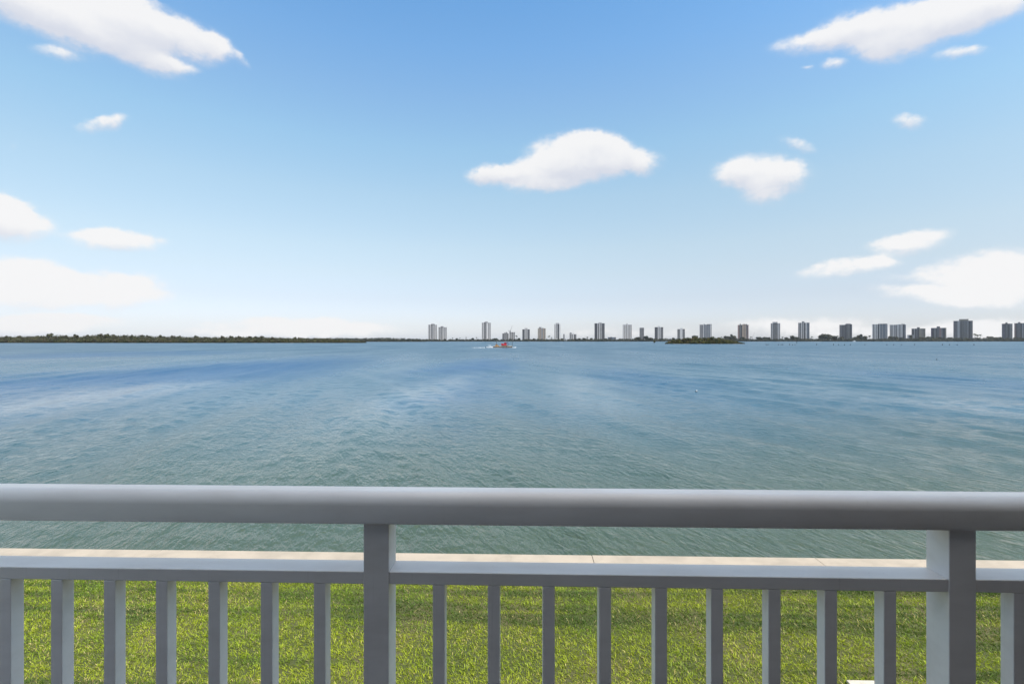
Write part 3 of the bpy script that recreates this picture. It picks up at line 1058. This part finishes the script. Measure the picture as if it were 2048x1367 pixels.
P, WN, BL = 'pier', 'window', 'balcony'
tower('apartment_tower', 856.2, 874.4, 649, [(1.2, P, 'pale'), (2.2, WN, 'mid'), (1, P, 'white'), (2, WN, 'dark'), (1.6, P, 'pale'), (1.6, BL, 'mid'), (1.2, P, 'white'), (1.4, WN, 'dark'), (1, P, 'white')],
      'taller domed grey tower of the pair farthest left on the far shore', roof=[(862, 870, 646.6, 'dome', 'grey')])
tower('apartment_tower', 876.4, 893.9, 654, [(1.3, P, 'pale'), (2, WN, 'mid'), (1, P, 'pale'), (2.4, BL, 'mid'), (1.2, P, 'white'), (1.6, WN, 'dark'), (1.2, P, 'white'), (1.5, WN, 'dark'), (.7, P, 'white')],
      'shorter domed grey tower of the pair farthest left on the far shore', roof=[(881, 887.5, 651.6, 'dome', 'grey')])
tower('apartment_tower', 963.5, 981.8, 645, [(1, P, 'pale'), (1.5, WN, 'mid'), (1, P, 'white'), (1.3, WN, 'dark', 1.2), (2, BL, 'mid', 1.2), (1, P, 'pale', 1.2), (1.8, P, 'white'), (1, WN, 'mid'), (1.6, P, 'pale'), (1, WN, 'mid'), (.6, P, 'white')],
      'tall grey tower with a round roof crown standing left of the cranes', roof=[(969.5, 976.3, 642.2, 'dome', 'grey')])
tower('unfinished_tower', 1004.7, 1017, 666.6, [(1.6, WN, 'dark'), (1, P, 'grey'), (1.2, BL, 'dark', 1), (1, P, 'grey', 2.4), (1.3, BL, 'mid', 1.6), (1, WN, 'dark')],
      'lower half built grey tower beside the crane behind the barge', cat='unfinished tower', roof=[(1008.5, 1010, 664.6, 'box', 'mid'), (1012, 1014, 663.6, 'box', 'mid')])
tower('unfinished_tower', 1017.3, 1029.8, 664, [(1.2, P, 'white'), (1.6, BL, 'mid'), (1, P, 'pale'), (1.6, BL, 'dark'), (1, P, 'pale'), (1.5, BL, 'mid')],
      'higher half built pale tower with a crane on its roof', cat='unfinished tower', roof=[(1018.5, 1021.5, 663, 'box', 'mid')])
tower('apartment_tower', 1044.7, 1059.5, 658.3, [(2.6, WN, 'black'), (.7, P, 'grey'), (1.3, P, 'pale'), (.8, WN, 'dark'), (1.3, P, 'pale'), (.7, P, 'grey'), (2.6, WN, 'dark')],
      'short tower with near black sides and a pale central shaft', roof=[(1049, 1055.2, 655.7, 'box', 'pale')])
tower('apartment_tower', 1075.5, 1091.4, 656.4, [(1.2, P, 'sand'), (1.2, BL, 'mid'), (1, P, 'beige'), (1.4, WN, 'brown'), (1, P, 'pale'), (1.4, BL, 'mid'), (1, P, 'beige'), (1.2, BL, 'mid'), (.8, P, 'sand')],
      'brownish grey tower with two small roof blocks', roof=[(1077.8, 1083, 653.7, 'box', 'grey'), (1085, 1086.5, 654.6, 'box', 'grey')])
tower('apartment_tower', 1109, 1121, 647.8, [(1.1, P, 'mid'), (1.3, P, 'white'), (1, WN, 'mid'), (1.2, P, 'pale'), (1.9, WN, 'black'), (.5, P, 'mid'), (1.9, P, 'white')],
      'slender white tower split by one black window stripe', roof=[(1111.5, 1118.4, 645.5, 'box', 'pale')])
tower('apartment_block', 1138, 1152.8, 668, [(1, P, 'white', 2), (1.6, BL, 'mid', 3.4), (1, P, 'pale', 3), (.8, WN, 'dark'), (1.2, P, 'white', 2), (.8, WN, 'dark'), (2.2, BL, 'mid')],
      'low stepped white apartment block right of the slender white tower', cat='apartment block', roof=[(1141, 1143, 664, 'dome', 'pale'), (1145.5, 1147.5, 665.6, 'box', 'white')])
tower('apartment_tower', 1189, 1209.3, 646.2, [(3.6, WN, 'black'), (.5, P, 'mid'), (.8, P, 'white'), (1.3, WN, 'black'), (.8, P, 'pale'), (.8, P, 'white'), (1.2, WN, 'dark'), (.8, P, 'pale'), (.5, P, 'mid'), (3.4, WN, 'dark')],
      'wide near black tower with thin white stripes down its middle', roof=[(1197, 1203.5, 644.6, 'box', 'pale')])
tower('apartment_tower', 1245.7, 1263.3, 648.9, [(.6, P, 'mid'), (1.5, P, 'white'), (1, WN, 'brown'), (1.2, P, 'white'), (1, WN, 'brown'), (1.5, P, 'white'), (.9, WN, 'brown'), (1.2, P, 'white'), (1.2, WN, 'brown'), (1, P, 'white'), (.9, WN, 'brown')],
      'white tower with brown window stripes and a small roof spike', roof=[(1252.8, 1255.2, 646.4, 'box', 'pale')])
tower('apartment_tower', 1279, 1288.1, 655.5, [(1, P, 'grey'), (2.2, BL, 'dark'), (2.4, BL, 'black'), (.8, P, 'grey')],
      'narrow dark grey tower with a flat pale roof', roof=[(1279.8, 1287.2, 654.8, 'box', 'pale')])
tower('apartment_tower', 1309.3, 1326.4, 653.9, [(3.4, WN, 'dark'), (1, P, 'white'), (1, WN, 'mid'), (1, P, 'white'), (1, P, 'mid'), (2, BL, 'dark')],
      'grey sided tower with a white shaft, just left of the islet', roof=[(1315.5, 1320, 651.6, 'box', 'white')])
tower('apartment_tower', 1354.7, 1369.8, 657.9, [(2.6, BL, 'dark'), (2.6, P, 'white'), (2.2, BL, 'dark')],
      'short tower of dark balconies around a blank white shaft, above the islet', roof=[(1360.3, 1365.6, 655.6, 'box', 'white')])
tower('apartment_tower', 1399.2, 1423, 648.8, [(3, P, 'grey'), (.6, WN, 'mid'), (.8, P, 'white'), (1.2, WN, 'blue'), (.5, P, 'pale'), (1.2, WN, 'blue'), (.5, P, 'pale'), (1.4, WN, 'blue'), (.5, P, 'pale'), (1.2, WN, 'blue'), (.9, P, 'white'), (.6, WN, 'dark')],
      'broad bluish tower with a bright white right edge behind the islet', roof=[(1407, 1410, 647.4, 'box', 'pale'), (1414, 1423, 648, 'box', 'mid')])
tower('apartment_tower', 1475.4, 1497.1, 649.3, [(1.4, P, 'pink'), (.8, WN, 'brown'), (1.2, BL, 'dark'), (.9, WN, 'black'), (1.6, P, 'beige', 1.2), (.6, WN, 'brown', 1.2), (1.2, P, 'beige', .8), (1.9, WN, 'brown'), (.8, P, 'pink')],
      'brown and pink tower standing right of the islet', roof=[(1479.5, 1481.5, 647, 'box', 'mid'), (1486, 1490, 647.6, 'box', 'brown'), (1491, 1494, 647.8, 'box', 'brown')])
tower('apartment_tower', 1541.4, 1560.4, 646.1, [(1.5, P, 'grey'), (1, P, 'pale'), (.8, P, 'mid'), (3.8, BL, 'mid'), (.8, P, 'mid'), (1, P, 'white'), (.7, WN, 'mid'), (1, P, 'pale')],
      'grey tower with a wide low pale roof house', roof=[(1545, 1555, 643.4, 'box', 'pale')])
tower('apartment_tower', 1596.3, 1619, 645, [(.9, P, 'mid'), (.8, P, 'pale'), (1.2, WN, 'dark'), (1.2, P, 'white'), (.7, WN, 'dark'), (1.5, P, 'pale', .8), (.8, WN, 'dark'), (1, P, 'mid'), (1.2, P, 'white'), (2.2, WN, 'blue'), (.8, P, 'grey')],
      'striped grey and white tower with a narrow central roof block', roof=[(1603.7, 1609, 642.4, 'box', 'grey')])
tower('apartment_tower', 1678.8, 1704.2, 649.2, [(2.6, P, 'mid'), (1, WN, 'dark'), (1.3, P, 'mid'), (1.2, WN, 'dark'), (1.3, P, 'mid', 1.8), (2.2, BL, 'mid', 1.8), (1, WN, 'dark', 1.8), (1, P, 'mid', .8)],
      'dark grey stepped tower with a rounded higher right half', roof=[(1690.5, 1702.5, 646.4, 'dome', 'mid')])
tower('apartment_tower', 1744.3, 1775.3, 648, [(1, P, 'white'), (1, WN, 'mid'), (1.6, P, 'white'), (.7, WN, 'mid'), (1, P, 'white'), (1.5, WN, 'dark'), (.7, P, 'white', .6), (2, WN, 'blue', .6), (.6, P, 'pale', .6), (2.4, WN, 'blue', .6), (.5, P, 'pale'), (.8, WN, 'blue'), (.9, P, 'white')],
      'wide blue and white striped tower, left of two similar wide towers', roof=[(1756, 1774, 647.2, 'box', 'mid')])
tower('apartment_tower', 1779.3, 1811.6, 649, [(2, P, 'pale'), (.6, WN, 'mid'), (1.6, P, 'white'), (.6, WN, 'mid'), (1.2, P, 'pale'), (.8, WN, 'mid'), (1.6, P, 'white', .6), (.6, WN, 'mid', .6), (1.8, P, 'pale', .6), (1, P, 'white'), (1.6, WN, 'dark'), (1.4, WN, 'blue')],
      'wide pale tower, right of two similar wide towers', roof=[(1803.3, 1805, 646.8, 'box', 'mid'), (1806.5, 1809, 647.4, 'box', 'grey')])
tower('apartment_block', 1823, 1850.8, 656.6, [(1, P, 'mid'), (1.2, WN, 'dark'), (1, P, 'pale'), (1.3, WN, 'dark'), (1, P, 'grey'), (1.6, WN, 'dark', 1.5), (1.4, P, 'sand'), (1, P, 'sand'), (.7, WN, 'mid'), (1, P, 'sand'), (.8, WN, 'dark'), (.9, P, 'sand')],
      'short broad tan and grey block with a dark central shaft', cat='apartment block', roof=[(1834, 1839.4, 654, 'box', 'mid')])
tower('apartment_block', 1861.8, 1892.6, 655.4, [(1.2, P, 'purple'), (1.2, WN, 'dark'), (1.6, P, 'grey'), (1, WN, 'dark'), (1.6, P, 'mid', 1.4), (1.6, P, 'pink'), (1, P, 'grey'), (2, WN, 'dark'), (1, P, 'sand')],
      'short broad purplish grey block beside the largest tower', cat='apartment block', roof=[(1873.4, 1880, 652.4, 'box', 'mid')])
tower('apartment_tower', 1906.6, 1945.3, 641.2, [(2.6, BL, 'purple', -1.6), (.9, P, 'grey'), (.6, P, 'white'), (1.4, P, 'pale'), (1, WN, 'dark'), (2.2, BL, 'black'), (.5, P, 'grey'), (2.2, BL, 'dark'), (.6, P, 'pale'), (1.6, WN, 'dark'), (1.8, BL, 'black')],  # left bay: the side wall's shade is put into its purple colour
      'largest tower, dark with a left side painted in purple shade and a wide pale roof house', roof=[(1918, 1937, 637.8, 'box', 'sand')], d=D_SHORE + 110)
tower('apartment_tower', 2003.5, 2025, 646.9, [(1, P, 'grey'), (1.4, WN, 'purple'), (1, P, 'mid'), (1.6, BL, 'mid'), (1.2, WN, 'dark'), (1, P, 'mid'), (.9, P, 'sand'), (.8, P, 'grey')],
      'domed grey brown tower, left of the pair at the far right', roof=[(2010.4, 2015.4, 644, 'dome', 'mid')])
tower('apartment_tower', 2028.5, 2052, 645.8, [(1.6, P, 'pink'), (.8, WN, 'dark'), (1, P, 'grey'), (2, BL, 'mid'), (1, WN, 'dark'), (1, P, 'pale'), (1.4, WN, 'blue'), (1, P, 'grey')],
      'domed grey pink tower cut by the right edge of the view', roof=[(2036, 2041, 643.2, 'dome', 'mid')])
# low houses among the shore trees
LOW = [
    (1126.5, 1129.2, 667.8, [(1, P, 'mid')], 'very thin dark chimney like block beside the slender white tower', [], 10.0),
    (1074.6, 1081, 675.8, [(1, P, 'sand'), (1, WN, 'mid'), (1, P, 'sand')], 'small tan low building at the foot of the brownish tower', [], 12.0),
    (1112, 1122, 676.8, [(2, P, 'white'), (2, WN, 'mid'), (2, P, 'white')], 'low white base building under the slender white tower', [], 12.0),
    (1215.5, 1232, 674, [(1, P, 'blue'), (2, WN, 'dark'), (1, P, 'blue'), (2, WN, 'blue')], 'low blue grey building between the black tower and the white brown striped tower', [(1221, 1224, 673.3, 'box', 'blue')], 14.0),
    (1289.5, 1296.5, 674.4, [(1, P, 'white'), (2, WN, 'mid'), (1, P, 'white')], 'small white arched house beside the narrow dark tower', [(1290.5, 1295, 672.6, 'dome', 'white')], 12.0),
    (1704.5, 1713, 674.6, [(1, P, 'brown'), (1, WN, 'dark'), (1, P, 'brown')], 'low brown roofed house right of the dark stepped tower', [], 14.0),
    (1814.6, 1827, 669.4, [(1, P, 'white'), (1, WN, 'blue'), (1, P, 'white'), (1, WN, 'blue'), (.6, P, 'white')], 'low white building between the wide pale tower and the tan block', [], 14.0),
    (1127.5, 1133, 679.6, [(1, P, 'white'), (1, WN, 'mid'), (1, P, 'white')], 'tiny white waterfront house under the trees', [], 8.0),
]
for a0, a1, t_, bays, lb, rf, dp in LOW:
    tower('low_building', a0, a1, t_, bays, lb, depth=dp, roof=rf, cat='building', d=D_SHORE + (60 if t_ < 679 else 6))

# tower cranes
def lattice(b, p0, p1, w, n):
    p0, p1 = Vector(p0), Vector(p1)
    t_ = (p1 - p0).normalized()
    s1 = t_.cross(Vector((0, 1, 0))).normalized() * w
    s2 = t_.cross(s1).normalized() * w
    cs = [s1 + s2, s1 - s2, -s1 - s2, -s1 + s2]
    for c_ in cs:
        b.tube([p0 + c_, p1 + c_], w * 0.24, 5)
    for i in range(n):
        a, e = p0.lerp(p1, i / n), p0.lerp(p1, (i + 1) / n)
        for j in range(4):
            b.tube([a + cs[j], e + cs[(j + 1) % 4]], w * 0.14, 4)


def crane(px, d, z0, foot, tip, colr, label, w):
    """luffing crane: mast, cab, raised jib and counter-jib; foot/tip are photo points"""
    pc = at(px, d, z0)
    r = empty('tower_crane', pc, -math.atan2(pc.x, pc.y))
    tag(r, label, 'crane')
    k = d / FPX
    zf, zt_ = hz(foot[1], d) - z0, hz(tip[1], d) - z0
    xf, xt = (foot[0] - px) * k, (tip[0] - px) * k
    b = MB()
    lattice(b, (xf, 0, 0), (xf, 0, zf), w, 8)
    b.build('mast', mat('crane_' + colr, C[colr], 0.5), r)
    b = MB()
    lattice(b, (xf, 0, zf + 0.3), (xt, 0, zt_), w * 0.75, 12)
    b.build('jib', mat('crane_' + colr, C[colr], 0.5), r)
    b = MB()
    b.box(xf - 7.5 * w, xf - w, -w, w, zf - 0.2, zf + 1.6 * w)
    b.build('counter_jib', mat('crane_' + colr, C[colr], 0.5), r)
    b = MB()
    b.box(xf - w, xf + 2 * w, -1.2 * w, 1.2 * w, zf - 1.2 * w, zf + 1.4 * w)
    b.build('cab', mat('crane_' + colr, C[colr], 0.5), r)


dc = D_SHORE + 96
crane(1020.6, dc, hz(664.2, dc), (1020.6, 661.5), (1024.8, 650.8), 'mid', 'dark grey crane with raised jib on the roof of the half built tower', 1.1)
crane(1504.8, dc, 1.0, (1504.8, 674.5), (1508.6, 664.6), 'pink', 'thin pale crane with raised jib right of the brown and pink tower', 0.6)

# ------------------------------------------------------------------ things on the water
DB = 338.0
kx = DB / FPX
base = at(1004, DB)
brot = YAW


def bx(px):
    return (px - 1004) * kx


def bz(py):
    return hz(py, DB)


steel = mat('barge_steel', (0.035, 0.035, 0.038), 0.6, 0.3, 0.6)
deckm = mat('deck_timber', (0.42, 0.33, 0.22), 0.85, 0.2, 1.5)
ochre = mat('ochre_paint', (0.15, 0.075, 0.02), 0.6, 0.2, 1.0)
red = mat('red_paint', (0.34, 0.012, 0.022), 0.45, 0.1, 1.0)
gel = mat('white_gelcoat', (0.80, 0.80, 0.80), 0.3, 0.03, 1.0)
blk = mat('dark_rubber', (0.02, 0.022, 0.03), 0.5)
bg_ = empty('work_barge', base, brot)
tag(bg_, 'dark work barge with an ochre gantry and two spud poles', 'barge')
b = MB()
zd = bz(692.4)
x0, x1 = bx(986.5), bx(1025)
b.add([(x0 + 1.0, -3, -0.5), (x1 - 1.4, -3, -0.5), (x1, -3, zd - 0.15), (x0, -3, zd - 0.15), (x0 + 1.0, 3, -0.5), (x1 - 1.4, 3, -0.5), (x1, 3, zd - 0.15), (x0, 3, zd - 0.15)],
      [(0, 1, 2, 3), (5, 4, 7, 6), (1, 5, 6, 2), (4, 0, 3, 7), (3, 2, 6, 7), (4, 5, 1, 0)])
b.build('hull', steel, bg_)
b = MB()
b.box(x0 + 0.05, x1 - 0.05, -2.95, 2.95, zd - 0.148, zd + 0.18)
b.build('deck', deckm, bg_)
b = MB()
b.tube([(bx(990), -1.6, zd + .18), (bx(992.8), -1.0, bz(688.2))], 0.22, 6)
b.tube([(bx(998), -1.6, zd + .18), (bx(992.8), -1.0, bz(688.2))], 0.22, 6)
b.tube([(bx(990), 1.6, zd + .18), (bx(992.8), 1.0, bz(688.2))], 0.22, 6)
b.tube([(bx(998), 1.6, zd + .18), (bx(992.8), 1.0, bz(688.2))], 0.22, 6)
b.add([(bx(989.5), -2.4, zd + .17), (bx(998.5), -2.4, zd + .17), (bx(998.5), 2.4, zd + .17), (bx(989.5), 2.4, zd + .17), (bx(991.6), -1, bz(689.6)), (bx(994.8), -1, bz(689.6)), (bx(994.8), 1, bz(689.6)), (bx(991.6), 1, bz(689.6))],
      [(0, 1, 5, 4), (1, 2, 6, 5), (2, 3, 7, 6), (3, 0, 4, 7), (4, 5, 6, 7)])
b.build('gantry', ochre, bg_)
for px_, tp in ((993, 683.0), (1024.4, 677.0)):
    b = MB()
    b.tube([(bx(px_), 0.9, -1.5), (bx(px_), 0.9, bz(tp))], 0.16, 8)
    b.build('spud_pole', steel, bg_)
b = MB()
for px_ in range(988, 1025, 5):
    b.tube([(bx(px_), -3.12, zd - 0.75), (bx(px_), -3.12, zd + 0.05)], 0.2, 8)
b.build('fender', blk, bg_)

ex = empty('excavator', base + Vector((math.cos(brot) * bx(1009), math.sin(brot) * bx(1009), zd + 0.18)), brot)
tag(ex, 'bright red excavator standing on the barge deck', 'excavator')
sx = kx
b = MB()
for yy in (-1.4, 0.9):
    b.prism([(-2.0, yy), (2.0, yy), (2.0, yy + 0.5), (-2.0, yy + 0.5)], 0.0, 0.55)
b.build('track', blk, ex, bevel=0.15)
b = MB()
b.box(-2.1, 1.5, -1.35, 1.35, 0.56, 1.75)
b.box(-2.3, -1.3, -1.35, 1.35, 0.62, 1.95)
b.build('body', red, ex, bevel=0.08)
b = MB()
b.box(-0.3, 1.35, -1.3, -0.1, 1.752, 2.75)
cb = b.build('cab', red, ex, bevel=0.1)
b = MB()
b.box(-0.15, 1.37, -1.33, -0.12, 2.05, 2.5)
b.build('window', mat('cab_glass', (0.02, 0.03, 0.05), 0.1), cb)
b = MB()
b.tube([(0.9, 0.4, 1.3), (1.6, 0.4, 2.3), (2.3, 0.4, 2.7)], [0.34, 0.32, 0.2], 6)
b.tube([(2.25, 0.4, 2.75), (2.75, 0.4, 1.6), (2.5, 0.4, 0.9)], [0.2, 0.18, 0.12], 6)
b.build('boom', mat('boom_paint', (0.05, 0.05, 0.10), 0.5), ex)
b = MB()
b.prism([(2.1, 0.0), (2.8, 0.0), (2.8, 0.8), (2.1, 0.8)], 0.25, 0.9)
b.build('bucket', blk, ex, bevel=0.1)

# push boat: lofted open hull with a small cuddy
def hull(b, L, Bm, fb, sheer=0.35, n=10):
    rings = []
    for i in range(n + 1):
        t_ = i / n
        w = Bm / 2 * (1 - max(0, (t_ - 0.45) / 0.55) ** 2.2) * (0.86 + 0.14 * min(1, t_ * 3))
        z1 = fb + sheer * t_ ** 2
        x_ = -L / 2 + L * t_
        rings.append([(x_, 0, -0.25 + 0.2 * t_ ** 3), (x_, w * 0.8, 0.0), (x_ + 0.25 * t_, w, z1), (x_ + .25 * t_, w * 0.82, z1), (x_, w * 0.7, z1 * 0.5),
                      (x_, -w * 0.7, z1 * 0.5), (x_ + .25 * t_, -w * 0.82, z1), (x_ + .25 * t_, -w, z1), (x_, -w * 0.8, 0.0)])
    m_ = 9
    vs = [q for r_ in rings for q in r_]
    fs = [(i * m_ + j, (i + 1) * m_ + j, (i + 1) * m_ + (j + 1) % m_, i * m_ + (j + 1) % m_) for i in range(n) for j in range(m_)]
    fs.append(tuple(range(m_)))
    fs.append(tuple(range(n * m_, n * m_ + m_))[::-1])
    b.add(vs, fs)


def motorboat(px, d, L, label, rz, cuddy=True):
    r = empty('motorboat', at(px, d), rz)
    tag(r, label, 'motorboat')
    s_ = L / 5.5
    b = MB()
    hull(b, L, 2.1 * s_, 0.75 * s_)
    b.build('hull', gel, r)
    if cuddy:
        b = MB()
        b.prism([(-1.4 * s_, -0.75 * s_), (1.1 * s_, -0.7 * s_), (1.1 * s_, 0.7 * s_), (-1.4 * s_, 0.75 * s_)], 1.85 * s_, 2.0 * s_)
        top_ = b.build('canopy', gel, r, bevel=0.05)
        b = MB()
        for xx in (-1.3, 1.0):
            for yy in (-.65, .65):
                b.tube([(xx * s_, yy * s_, 0.3 * s_), (xx * s_, yy * s_, 1.86 * s_)], 0.035 * s_, 6)
        b.build('frame', mat('boat_alu', (0.5, 0.5, 0.52), 0.35, 0.05), top_)
        b = MB()
        b.box(-0.1 * s_, 0.5 * s_, -0.4 * s_, 0.4 * s_, 0.2 * s_, 1.3 * s_)
        b.build('console', gel, r, bevel=0.05)
    b = MB()
    b.box(-L / 2 - 0.5 * s_, -L / 2 - 0.02, -0.25 * s_, 0.25 * s_, 0.35 * s_, 1.15 * s_)
    b.box(-L / 2 - 0.35 * s_, -L / 2 - 0.15 * s_, -0.1 * s_, 0.1 * s_, -0.6 * s_, 0.35 * s_)
    b.build('outboard_motor', blk, r, bevel=0.05)
    return r


motorboat(979.6, DB, 5.0, 'small white motorboat pushing the dark barge from behind', brot)
motorboat(1028.2, DB - 1.5, 2.6, 'tiny white dinghy tied at the front end of the barge', brot, False)
motorboat(1708, D_SHORE - 60, 11.0, 'white motorboat near the far shore below the brown roofed house', brot)

# foam: the wake behind the boat and the bow wash along the barge
fm = bpy.data.materials.new('foam')
fm.use_nodes = True
T = NT(fm.node_tree)
geo = T.n('ShaderNodeNewGeometry').outputs['Position']
att = T.n('ShaderNodeAttribute', attribute_name='tint').outputs['Fac']
nz = T.noise(geo, 1.1, 5, 0.7)
al = T.ss(T.m('ADD', nz, T.m('SUBTRACT', att, 0.72)), 0.30, 0.55)
p = T.n('ShaderNodeBsdfPrincipled')
p.inputs['Base Color'].default_value = (0.82, 0.84, 0.86, 1)
p.inputs['Roughness'].default_value = 0.9
T.put(p.inputs['Alpha'], al)
o = T.n('ShaderNodeOutputMaterial')
T.put(o.inputs[0], p.outputs[0])
b = MB()
n = 40
vs, fs = [], []
for i in range(n + 1):
    t_ = i / n
    px_ = 885 + (970 - 885) * t_
    hw = 1.5 - 0.7 * t_
    for s_, zz in ((-1, 0.02), (-.35, 0.20), (.35, 0.20), (1, 0.02)):
        q = at(px_, DB + s_ * hw)
        vs.append((q.x, q.y, zz + 0.06 * math.sin(i * 1.7 + s_)))
for i in range(n):
    for j in range(3):
        b.c.append(None)
        fs.append((i * 4 + j, (i + 1) * 4 + j, (i + 1) * 4 + j + 1, i * 4 + j + 1))
b.v, b.f = vs, fs
b.c = [(v_, v_, v_) for v_ in [min(1.0, 0.12 + 0.62 * (k // 3) / n) for k in range(len(fs))]]
tag(b.build('wake_foam', fm, smooth=True), 'white wake trailing behind the motorboat', 'foam', kind='stuff')
b = MB()
vs, fs = [], []
for i in range(31):
    px_ = 976 + (1032 - 976) * i / 30
    for dd, zz in ((-3.7, 0.02), (-3.45, 0.10), (-3.02, 0.03)):
        q = at(px_, DB + dd)
        vs.append((q.x, q.y, zz))
for i in range(30):
    for j in range(2):
        fs.append((i * 3 + j, (i + 1) * 3 + j, (i + 1) * 3 + j + 1, i * 3 + j + 1))
b.add(vs, fs, (0.62, 0.62, 0.62))
tag(b.build('wash_foam', fm, smooth=True), 'thin white wash along the side of the barge', 'foam', kind='stuff')

# marker stakes far out, a near float
stake_m = mat('stake_timber', (0.035, 0.038, 0.045), 0.8, 0.2)
b = MB()
b.tube([(0, 0, -1.2), (0.03, 0, 1.1)], [0.36, 0.32], 8)
b.tube([(0.03, 0, 1.1), (0.03, 0, 1.3)], [0.46, 0.30], 8)
so = b.build('marker_stake', stake_m)
sm_ = so.data
bpy.data.objects.remove(so)
STAKES = [1532.5, 1536, 1557, 1562, 1565.5, 1579, 1584.7, 1590, 1633.5, 1667, 1677.4, 1689, 1700.5, 1729.9, 1773.6, 1787.5, 1802.5, 1828.8, 1884.8, 1898.8, 1914.4, 1948]
for i, px in enumerate(STAKES):
    o = bpy.data.objects.new('marker_stake', sm_)
    COL.objects.link(o)
    d = 505 + random.uniform(-8, 8)
    o.location = at(px, d, -0.1 + random.uniform(-0.3, 0.15))
    o.rotation_euler = (random.uniform(-.06, .06), random.uniform(-.1, .1), random.uniform(0, 6))
    tag(o, 'short dark stake in the long row out on the water', 'marker stake', 'row of dark marker stakes')
b = MB()
b.tube([(0, 0, -1.2), (0, 0, 2.6)], [0.2, 0.17], 8)
o = empty('channel_marker', at(1593.6, 640, 0))
tag(o, 'taller dark channel marker post behind the row of stakes', 'channel marker')
b.build('post', stake_m, o)
b = MB()
b.add([(-0.8, -0.05, 2.2), (0.8, -0.05, 2.2), (0, -0.05, 3.7), (-0.8, 0.05, 2.2), (0.8, 0.05, 2.2), (0, 0.05, 3.7)], [(0, 1, 2), (5, 4, 3), (0, 3, 4, 1), (1, 4, 5, 2), (2, 5, 3, 0)])
b.build('board', stake_m, o)


def ball(b, r, z, seg=16, rings=9, z0=-1.0, z1=1.0):
    vs, fs = [], []
    for i in range(rings + 1):
        t_ = math.asin(z0) + (math.asin(z1) - math.asin(z0)) * i / rings
        for k_ in range(seg):
            a = 2 * math.pi * k_ / seg
            vs.append((r * math.cos(t_) * math.cos(a), r * math.cos(t_) * math.sin(a), z + r * math.sin(t_)))
    for i in range(rings):
        for k_ in range(seg):
            fs.append((i * seg + k_, i * seg + (k_ + 1) % seg, (i + 1) * seg + (k_ + 1) % seg, (i + 1) * seg + k_))
    b.add(vs, fs)


fl = empty('mooring_buoy', at(1392.3, 50.2, 0))
fl.rotation_euler = (0, R(24), R(20))
tag(fl, 'small black and white float alone on the open water', 'buoy')
b = MB()
ball(b, 0.115, 0.05, z1=0.75)
b.build('lower_half', blk, fl, smooth=True)
b = MB()
ball(b, 0.116, 0.05, z0=0.75)
b.tube([(0, 0, 0.14), (0, 0, 0.24)], 0.02, 8)
b.build('cap', gel, fl, smooth=True)
fl2 = empty('mooring_buoy', at(1873.4, 132, 0))
tag(fl2, 'tiny dark float alone far out at right', 'buoy')
b = MB()
ball(b, 0.16, 0.06)
b.tube([(0, 0, 0.2), (0, 0, 0.36)], 0.03, 8)
b.build('float', blk, fl2, smooth=True)

# ------------------------------------------------------------------ sea air
b = MB()
b.box(-4200, 4200, -60, 3400, -3.0, 150)
hm = bpy.data.materials.new('sea_haze')
hm.use_nodes = True
T = NT(hm.node_tree)
pv = T.n('ShaderNodeVolumePrincipled')
pv.inputs['Color'].default_value = (0.93, 0.96, 1.0, 1)
pv.inputs['Density'].default_value = 0.000028
pv.inputs['Anisotropy'].default_value = 0.3
o = T.n('ShaderNodeOutputMaterial')
T.put(o.inputs['Volume'], pv.outputs[0])
tag(b.build('haze', hm), 'thin pale sea haze over the bay', 'haze', kind='stuff')
